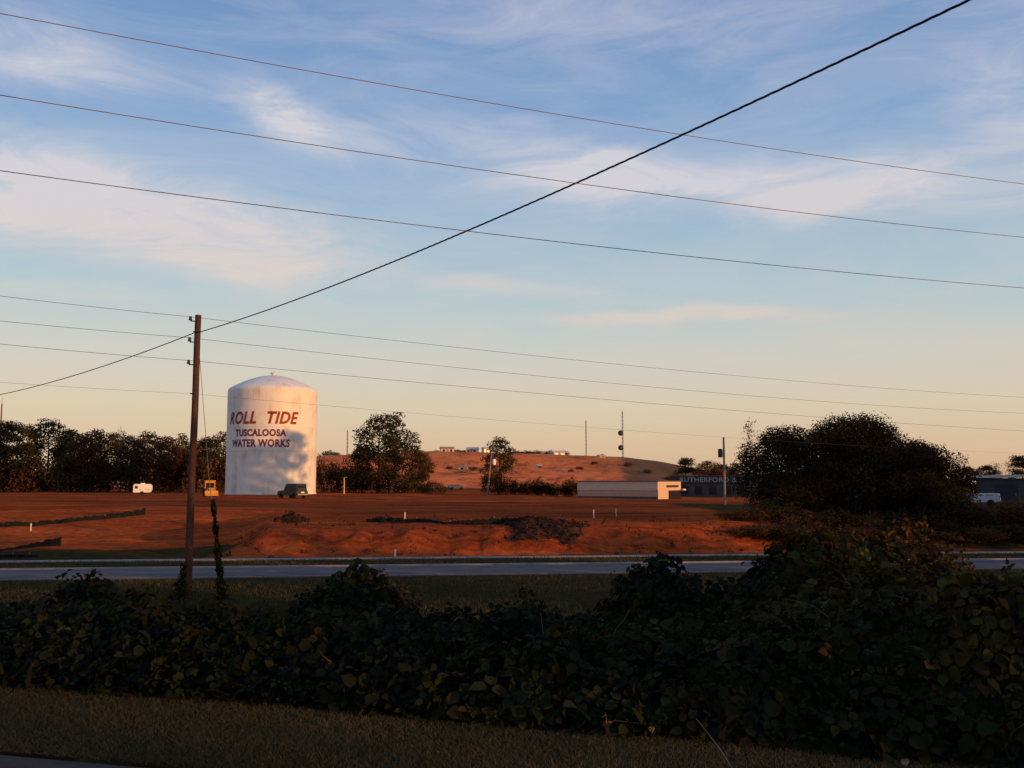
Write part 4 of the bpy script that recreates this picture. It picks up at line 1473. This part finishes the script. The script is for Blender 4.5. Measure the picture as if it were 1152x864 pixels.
def heap(name, label, cat, px, y0, W, H, D, mat, seed, nl, ls, leafmat='brush', rx=0):
    p = hit(px, y0)
    rg = np.random.default_rng(seed)
    root = thing(name, label, cat, (p.x, p.y, p.z))
    n = 36
    u = np.linspace(-1, 1, n)
    U, Vv = np.meshgrid(u, u, indexing='ij')
    rr = np.sqrt(U ** 2 + Vv ** 2)
    rr = rr * (1 + .9 * (vnoise(U * 2.3 + seed * 3, Vv * 2.3 + 5) - .42))
    Zh = H * np.clip(1 - rr ** 1.6, -.1, 1) * (.6 + .8 * vnoise(U * 3 + seed, Vv * 3)) + .06 * fbm(U * 9, Vv * 9)
    gx_ = p.x + U * W / 2; gy_ = p.y + D * .3 + Vv * D / 2
    G = terrain(gx_, gy_) - p.z
    Zh = np.where(rr > .98, -.15, Zh) + G
    ii = np.arange(n * n).reshape(n, n)
    q = np.stack([ii[:-1, :-1], ii[1:, :-1], ii[1:, 1:], ii[:-1, 1:]], -1).reshape(-1, 4)
    mesh_np('mound', np.stack([gx_ - p.x, gy_ - p.y, Zh], -1).reshape(-1, 3), q, mat, root, smoothed=True)
    k = rg.integers(0, n * n, nl)
    ok = rr.ravel()[k] < .95
    k = k[ok]
    C = np.stack([(gx_ - p.x).ravel()[k], (gy_ - p.y).ravel()[k], Zh.ravel()[k]], 1) + rg.normal(size=(len(k), 3)) * np.array([[.08, .08, .07]])
    V, T = leaf_arrays(C, rg.normal(size=(len(k), 3)) + np.array([[0, -.3, .6]]), ls * rg.uniform(.5, 1.5, len(k)), aspect=.35, rng=rg)
    mesh_np('twigs', V, T, M[leafmat], root, np.repeat(rg.random(len(k)), 4))
    return root


M['dark_soil'] = plain('dark_soil', (.045, .020, .013), .95, noise=.5, scale=3, bump=.5, spec=.1)
heap('brush_pile', 'long dark brush pile on the red bank right of the silt fence', 'brush pile', 616, 605, 5.2, .46, 3.0, M['dark_soil'], 61, 1500, .22)
heap('stump_pile', 'dark uprooted stump pile on the cleared ground below the tank', 'stump pile', 326, 588, 1.9, .62, 1.5, M['dark_soil'], 62, 420, .2)
heap('brush_pile', 'small dark brush clump at the left end of the bank top fence', 'brush pile', 430, 586, 2.0, .28, 1.0, M['dark_soil'], 63, 260, .15)

# weeds scattered on the bank
rg = np.random.default_rng(70)
Cw = []
for i in range(150):
    x = rg.uniform(-16, 17); c = rg.uniform(52.7, 60)
    y = c + .12 * x
    k = int(rg.integers(5, 16)); s_ = rg.uniform(.06, .22)
    Cw.append(np.stack([x + rg.normal(size=k) * s_, y + rg.normal(size=k) * s_, np.array([tz(x, y)] * k) + np.abs(rg.normal(size=k)) * s_ * 1.2], 1))
Cw = np.concatenate(Cw)
V, T = leaf_arrays(Cw, rg.normal(size=(len(Cw), 3)), .14 * rg.uniform(.5, 1.5, len(Cw)), aspect=.4, rng=rg)
kind(mesh_np('weeds', V, T, M['brush'], tint=np.repeat(rg.random(len(Cw)), 4)), 'stuff')['label'] = 'dark weeds scattered over the red bank'

# ------------------------------------------------------------------ kudzu bank in front
def kudzu_h(x, d):
    """height of the vine mat above the ground, d metres behind its front edge"""
    x = np.asarray(x, float); d = np.asarray(d, float)
    base = .36 + .10 * smooth((x + 1) / 3) + .50 * smooth((x - 1.6) / 2.2)
    lump = fbm(x * .55 + 40, d * .5 + 9, 3) * .26 + fbm(x * 1.5, d * 1.4, 3) * .16
    front = smooth(d / 1.1) ** .7
    length = 7.5 + 1.5 * fbm(x * .3, d * 0, 3)
    tail = 1 - smooth((d - length) / 2.2)
    m = 0
    for (mx, my, mh, mr) in ((1.75, 5.6, .95, .55), (3.2, 5.2, .72, .8), (-2.1, 5.4, .7, .8), (-5.8, 4.6, .55, .5), (5.0, 5.6, .15, 1.1), (4.5, 6.6, .85, .95), (.25, 6.4, .45, .4), (-4.3, 3.4, .22, .5), (6.8, 4.5, .15, 1.0)):
        m = m + mh * np.exp(-(((x - mx) / mr) ** 2 + ((d - my) / mr) ** 2))
    return np.clip((base + lump), .1, 3) * front * tail + m * (1 + .25 * fbm(x * 2.2, d * 2.2, 2)) * smooth(d / 1.1)


kx = np.arange(-13.5, 14.01, .14); kd = np.arange(-.1, 11.5, .14)
KX, KD = np.meshgrid(kx, kd, indexing='ij')
KY = hedge_line(KX) + KD
KZ = terrain(KX, KY) + kudzu_h(KX, KD) - .13
ia = np.arange(KX.size).reshape(KX.shape)
kq = np.stack([ia[:-1, :-1], ia[1:, :-1], ia[1:, 1:], ia[:-1, 1:]], -1).reshape(-1, 4)
kroot = bpy.data.objects.new('kudzu', None); COL.objects.link(kroot)
kroot['kind'] = 'stuff'; kroot['label'] = 'dense dark kudzu vines covering the bank before the road'
o = mesh_np('stems', np.stack([KX, KY, KZ], -1).reshape(-1, 3), kq, M['stems'], kroot, smoothed=True)
rg = np.random.default_rng(80)
n = 175000
lx = rg.uniform(-13.4, 13.9, n); ld = rg.uniform(-.12, 10.5, n) ** 1.0
keep = (np.abs(lx) < 2.2 + .60 * (hedge_line(lx) + ld)) 
hh_ = kudzu_h(lx, ld)
keep &= hh_ > .05
lx, ld, hh_ = lx[keep], ld[keep], hh_[keep]
n = len(lx)
ly = hedge_line(lx) + ld
e = .12
gxn = (kudzu_h(lx + e, ld) - kudzu_h(lx - e, ld)) / (2 * e); gyn = (kudzu_h(lx, ld + e) - kudzu_h(lx, ld - e)) / (2 * e)
lz = terrain(lx, ly) + hh_ * (1 - .35 * rg.random(n) ** 2) + rg.normal(size=n) * .07
nrm = np.stack([-gxn, -gyn, np.ones(n)], 1); nrm /= np.linalg.norm(nrm, axis=1, keepdims=True)
nrm = nrm + rg.normal(size=(n, 3)) * .75
patch = np.clip(.42 + .55 * fbm(lx * .45 + 7, ld * .5, 3), 0, 1)
patch = np.clip((patch - .25) * 1.5 + .25 * smooth((lx - 1) / 4), 0, 1)
tint = np.clip(patch * .62 + rg.random(n) ** 2 * .42 + (rg.random(n) > .985) * .5, 0, 1)
C = np.stack([lx, ly, lz], 1)
sz = .070 * np.clip(np.exp(rg.normal(size=n) * .34), .4, 2.0)
Vs, Ts, tt = [], [], []
off = 0
# three leaflets to each leaf: one ahead, one to each side
nn = nrm / np.linalg.norm(nrm, axis=1, keepdims=True)
t1 = rg.normal(size=(n, 3)); t1 -= (t1 * nn).sum(1, keepdims=True) * nn; t1 /= np.linalg.norm(t1, axis=1, keepdims=True)
b1 = np.cross(nn, t1)
for (ca_, sa_) in ((1, 0), (-.3, .95), (-.3, -.95)):
    dirn = t1 * ca_ + b1 * sa_
    side = np.cross(nn, dirn)
    s = sz[:, None]
    c0 = C + dirn * s * .15
    base = c0
    tip = c0 + dirn * s * 1.0 - nn * s * .22
    lft = c0 + dirn * s * .45 + side * s * .42 + nn * s * .08
    rgt = c0 + dirn * s * .45 - side * s * .42 + nn * s * .08
    l1 = c0 + dirn * s * .16 + side * s * .34 + nn * s * .07
    r1 = c0 + dirn * s * .16 - side * s * .34 + nn * s * .07
    l2 = c0 + dirn * s * .62 + side * s * .36 + nn * s * .02
    r2 = c0 + dirn * s * .62 - side * s * .36 + nn * s * .02
    V = np.stack([base, l1, l2, tip, r2, r1], 1).reshape(-1, 3)
    i = np.arange(n)[:, None] * 6 + off
    Ts.append(np.concatenate([i + np.array([[0, 3, 2]]), i + np.array([[0, 2, 1]]), i + np.array([[0, 4, 3]]), i + np.array([[0, 5, 4]])], 1).reshape(-1, 3))
    Vs.append(V); tt.append(np.repeat(np.clip(tint + rg.normal(size=n) * .05, 0, 1), 6)); off += n * 6
mesh_np('leaves', np.concatenate(Vs), np.concatenate(Ts), M['kudzu'], kroot, np.concatenate(tt))

# dry runners and stems that stick out of the mat
rg = np.random.default_rng(81)
sb = MB()
for i in range(150):
    x = rg.uniform(-9, 8.5); d = rg.uniform(.1, 8.5)
    y = float(hedge_line(x)) + d
    if abs(x) > .6 * y: continue
    z = tz(x, y) + float(kudzu_h(x, d)) - .1
    a = rg.uniform(0, 6.283); L_ = rg.uniform(.2, .65)
    q = [Vector((x, y, z))]
    v = Vector((math.cos(a) * .5, math.sin(a) * .5, 1)).normalized()
    for k in range(4):
        v = (v + Vector(rg.normal(size=3)) * .18 + Vector((math.cos(a), math.sin(a), -.35)) * .22).normalized()
        q.append(q[-1] + v * L_ / 4)
    sb.tube(q, [.006, .005, .004, .003, .002], 4, False)
sb.build('runners', M['bark'], kroot)

# bushes that stand up out of the vines
GKB = 'bushes rising out of the kudzu'
nb = [(86, 642, 13.5, 1.0, 'kudzu', 91, 'dark leafy bush with yellowish sides rising from the kudzu, left'),
      (150, 658, 13.0, .7, 'kudzu', 98, 'small dark bush between the yellowish bush and the wooden pole'),
      (408, 638, 13.5, 1.7, 'rust', 92, 'rust leaved bush rising from the kudzu right of the pole'),
      (595, 654, 14.0, 1.1, 'kudzu', 93, 'thin dark bush in the middle of the kudzu bank'),
      (722, 636, 13.0, 1.4, 'kudzu', 94, 'dark vine covered bush before the road, left of the tall ones'),
      (872, 626, 12.5, 1.5, 'kudzu', 95, 'dark vine covered bush below the big trees'),
      (998, 570, 14.0, 2.1, 'rust', 96, 'tallest bush with yellow and orange leaves rising from the kudzu'),
      (925, 604, 13.2, 1.3, 'rust', 101, 'brown rust leaved bush just left of the tallest orange bush'),
      (1042, 600, 13.6, 1.2, 'rust', 102, 'brown rust leaved bush touching the right of the tallest orange bush'),
      (1082, 600, 13.0, .8, 'rust', 97, 'rust leaved bush right beside the tallest orange bush'),
      (1142, 640, 12.0, 1.4, 'kudzu', 99, 'dark bush at the right edge of the kudzu bank'),
      (935, 618, 13.5, 1.3, 'kudzu', 100, 'dark bush at the left foot of the tallest orange bush')]
for (px, yt, Yb, W, mt, seed, lab) in nb:
    t = at(px, yt, Yb); zb = tz(t.x, Yb)
    o = make_tree('bush', 'bush', t.z - zb, W, seed, 52, 480 if mt == 'rust' else 380, .085, mt, label=lab, cat='bush', group=GKB, trunk_r=.03)
    o.location = (t.x, Yb, zb)

# lawn blades
rg = np.random.default_rng(85)
n = 150000
gx_ = rg.uniform(-7, 6.5, n)
gk = rg.random(n)
gy_ = kerb_line(gx_) + .03 + gk * (hedge_line(gx_) + .5 - kerb_line(gx_))
keep = (np.abs(gx_) < .6 * gy_ + .5) & (gy_ > 4.5)
gx_, gy_ = gx_[keep], gy_[keep]; n = len(gx_)
gz_ = terrain(gx_, gy_)
hgt = rg.uniform(.012, .034, n) * (.6 + .8 * vnoise(gx_ * 1.5, gy_ * 1.5))
a = rg.uniform(0, 6.283, n); w_ = rg.uniform(.003, .006, n)
ln_ = rg.normal(size=(n, 2)) * .025
V = np.stack([np.stack([gx_ - w_ * np.cos(a), gy_ - w_ * np.sin(a), gz_ - .005], 1), np.stack([gx_ + w_ * np.cos(a), gy_ + w_ * np.sin(a), gz_ - .005], 1),
              np.stack([gx_ + ln_[:, 0], gy_ + ln_[:, 1], gz_ + hgt], 1)], 1).reshape(-1, 3)
T = np.arange(n * 3).reshape(-1, 3)
tn = np.clip(.15 + .6 * vnoise(gx_ * .9, gy_ * 1.3) + rg.normal(size=n) * .18, 0, 1)
gr = mesh_np('grass', V, T, M['grass'], tint=np.repeat(tn, 3))
kind(gr, 'stuff'); gr['label'] = 'short dry lawn grass between the kerb and the kudzu'
# rough grass on the strip before the road and on the median
n = 60000
x_ = rg.uniform(-30, 32, n); c = np.where(rg.random(n) < .8, rg.uniform(24, 41.9, n), rg.uniform(47.2, 51.2, n))
y_ = c + .12 * x_
z_ = terrain(x_, y_)
hgt = rg.uniform(.05, .16, n); a = rg.uniform(0, 6.283, n); w_ = rg.uniform(.012, .025, n)
ln_ = rg.normal(size=(n, 2)) * .05
V = np.stack([np.stack([x_ - w_ * np.cos(a), y_ - w_ * np.sin(a), z_ - .01], 1), np.stack([x_ + w_ * np.cos(a), y_ + w_ * np.sin(a), z_ - .01], 1),
              np.stack([x_ + ln_[:, 0], y_ + ln_[:, 1], z_ + hgt], 1)], 1).reshape(-1, 3)
tn = np.clip(.1 + .7 * vnoise(x_ * .35, y_ * .5) + rg.normal(size=n) * .15, 0, 1)
vg = mesh_np('grass', V, np.arange(n * 3).reshape(-1, 3), M['grass'], tint=np.repeat(tn, 3))
kind(vg, 'stuff'); vg['label'] = 'rough grass along both sides of the road'

# small things in front
p0 = at(834, 866, 6.05); p0.z = 2.2; p1 = at(783, 808, 6.5)
tag(MB().tube([p0, p0.lerp(p1, .5) + Vector((.01, 0, .01)), p1], [.0045, .004, .002], 5).build('dry_stalk', M['straw']), 'pale dry stalk leaning out of the kudzu at the lower right', 'stalk')


def leaf_blob(name, label, cat, px, py, Y, s, mat):
    p = at(px, py, Y)
    o = MB()
    ring = []
    for i in range(14):
        t = 6.283 * i / 14
        r = s * (.5 + .08 * math.sin(3 * t)) * (1.15 if i == 0 else 1)
        ring.append((r * math.cos(t), -.25 * s * abs(math.sin(t)), r * math.sin(t)))
    V = [(0, 0, 0)] + ring + [(x, y + .004, z) for x, y, z in ring] + [(0, .004, 0)]
    Fs = [[0, 1 + i, 1 + (i + 1) % 14] for i in range(14)] + [[29, 15 + (i + 1) % 14, 15 + i] for i in range(14)] + [[1 + i, 15 + i, 15 + (i + 1) % 14, 1 + (i + 1) % 14] for i in range(14)]
    o.add(V, Fs)
    ob = o.build(name, M[mat]); ob.location = p
    return tag(ob, label, cat)


def on_kudzu(px, py):
    r = ray(px, py); Y = 5.0
    while Y < 20:
        p = Vector((0, 0, CAMZ)) + r * (Y / r.y)
        d = p.y - float(hedge_line(p.x))
        if p.z <= tz(p.x, p.y) + (float(kudzu_h(p.x, d)) if d > 0 else 0): return Y
        Y += .03
    return Y


leaf_blob('dead_leaf', 'single bright yellow leaf at the foot of the kudzu', 'leaf', 683, 815, on_kudzu(683, 815) - .06, .06, 'yellow_leaf')
leaf_blob('dead_leaf', 'dull yellow leaf hanging low, right of the bright one', 'leaf', 733, 820, on_kudzu(733, 820) - .06, .04, 'yellow_leaf')
leaf_blob('litter', 'pale scrap of litter at the foot of the kudzu, lower right', 'litter', 1018, 857, on_kudzu(1018, 857) - .06, .05, 'straw')

# ------------------------------------------------------------------ the wood behind and right of the viewer (it throws the evening shade)
def PQ(q, k):
    return (q * -SY + k * SX, q * SX + k * SY)


TEL = math.tan(SUN_EL)
clus = []
rg = np.random.default_rng(95)
stems = MB()


def wood_tree(q, k, H, W):
    x, y = PQ(q, k); zb = tz(x, y)
    for c in tree_clusters('low', H, W, rg, 22):
        clus.append((c[0] + x, c[1] + y, c[2] + zb, c[3] * 1.35, c[4] * 1.35, c[5] * 1.35))
    stems.tube([(x, y, zb - .2), (x, y, zb + H * .7)], [.18, .06], 6)


for q in np.arange(-45, 29, 3.2):
    wood_tree(q + rg.normal() * .6, 60 + rg.normal() * 4, 11.6 + rg.normal() * .8, 6)
for q in np.arange(28.5, 32, 1.6):
    wood_tree(q, 60 + rg.normal() * 4, 10.6 + rg.normal() * .6, 5)
for q in np.arange(36, 58, 3.0):
    wood_tree(q + rg.normal() * .6, 60 + rg.normal() * 4, 5.6 + rg.normal() * .8, 5)
for q in np.arange(76, 97, 2.8):
    wood_tree(q + rg.normal() * .5, 25 + rg.normal() * 3, 8.6 + rg.normal() * .7, 6)
for q in np.arange(103, 129, 2.8):
    wood_tree(q + rg.normal() * .5, 22 + rg.normal() * 3, 6.6 + rg.normal() * .4, 5)
for q in np.arange(61, 75, 2.8):
    wood_tree(q + rg.normal() * .5, 25 + rg.normal() * 3, 11.4 + rg.normal() * .8, 6.5)
wd = bpy.data.objects.new('woods', None); COL.objects.link(wd); wd['kind'] = 'stuff'; wd['label'] = 'evening wood behind the viewer'
V, T, tn = crown_leaves(clus, 26, .55, rg)
mesh_np('crowns', V, T, M['oak_dark'], wd, tn)
stems.build('trunks', M['bark'], wd)
# tall pines out to the right whose shade climbs the tank
for i, (q, k, top, w, lab) in enumerate([(118.8, 2, 11.0, 6.6, 'tall pine out to the right, tallest of the group'), (114.2, 5, 8.6, 6.0, 'open pine out to the right, left of the tallest'),
                            (116.8, 8, 8.8, 4.5, 'slim pine out to the right beside the tallest'), (113.0, 4, 8.4, 5.0, 'open pine out to the right, leftmost of the group')]):
    x, y = PQ(q, k); zb = tz(x, y)
    kk = tc_.x * SX + TY * SY
    H = top + 1.5 - zb + (k - kk - 6) * TEL
    o = make_tree('pine_tree', 'pine' if i == 0 else 'openpine', H, w, 300 + i, 44 if i == 0 else 30, 70 if i == 0 else 110, .4, 'pine', trunk_r=.22)
    o.location = (x, y, zb)
    tag(o, lab, 'tree', 'pines out to the right')

for key, o in protos.items():                 # kinds that were never planted
    if key not in used:
        for ch in list(o.children): bpy.data.objects.remove(ch)
        bpy.data.objects.remove(o)
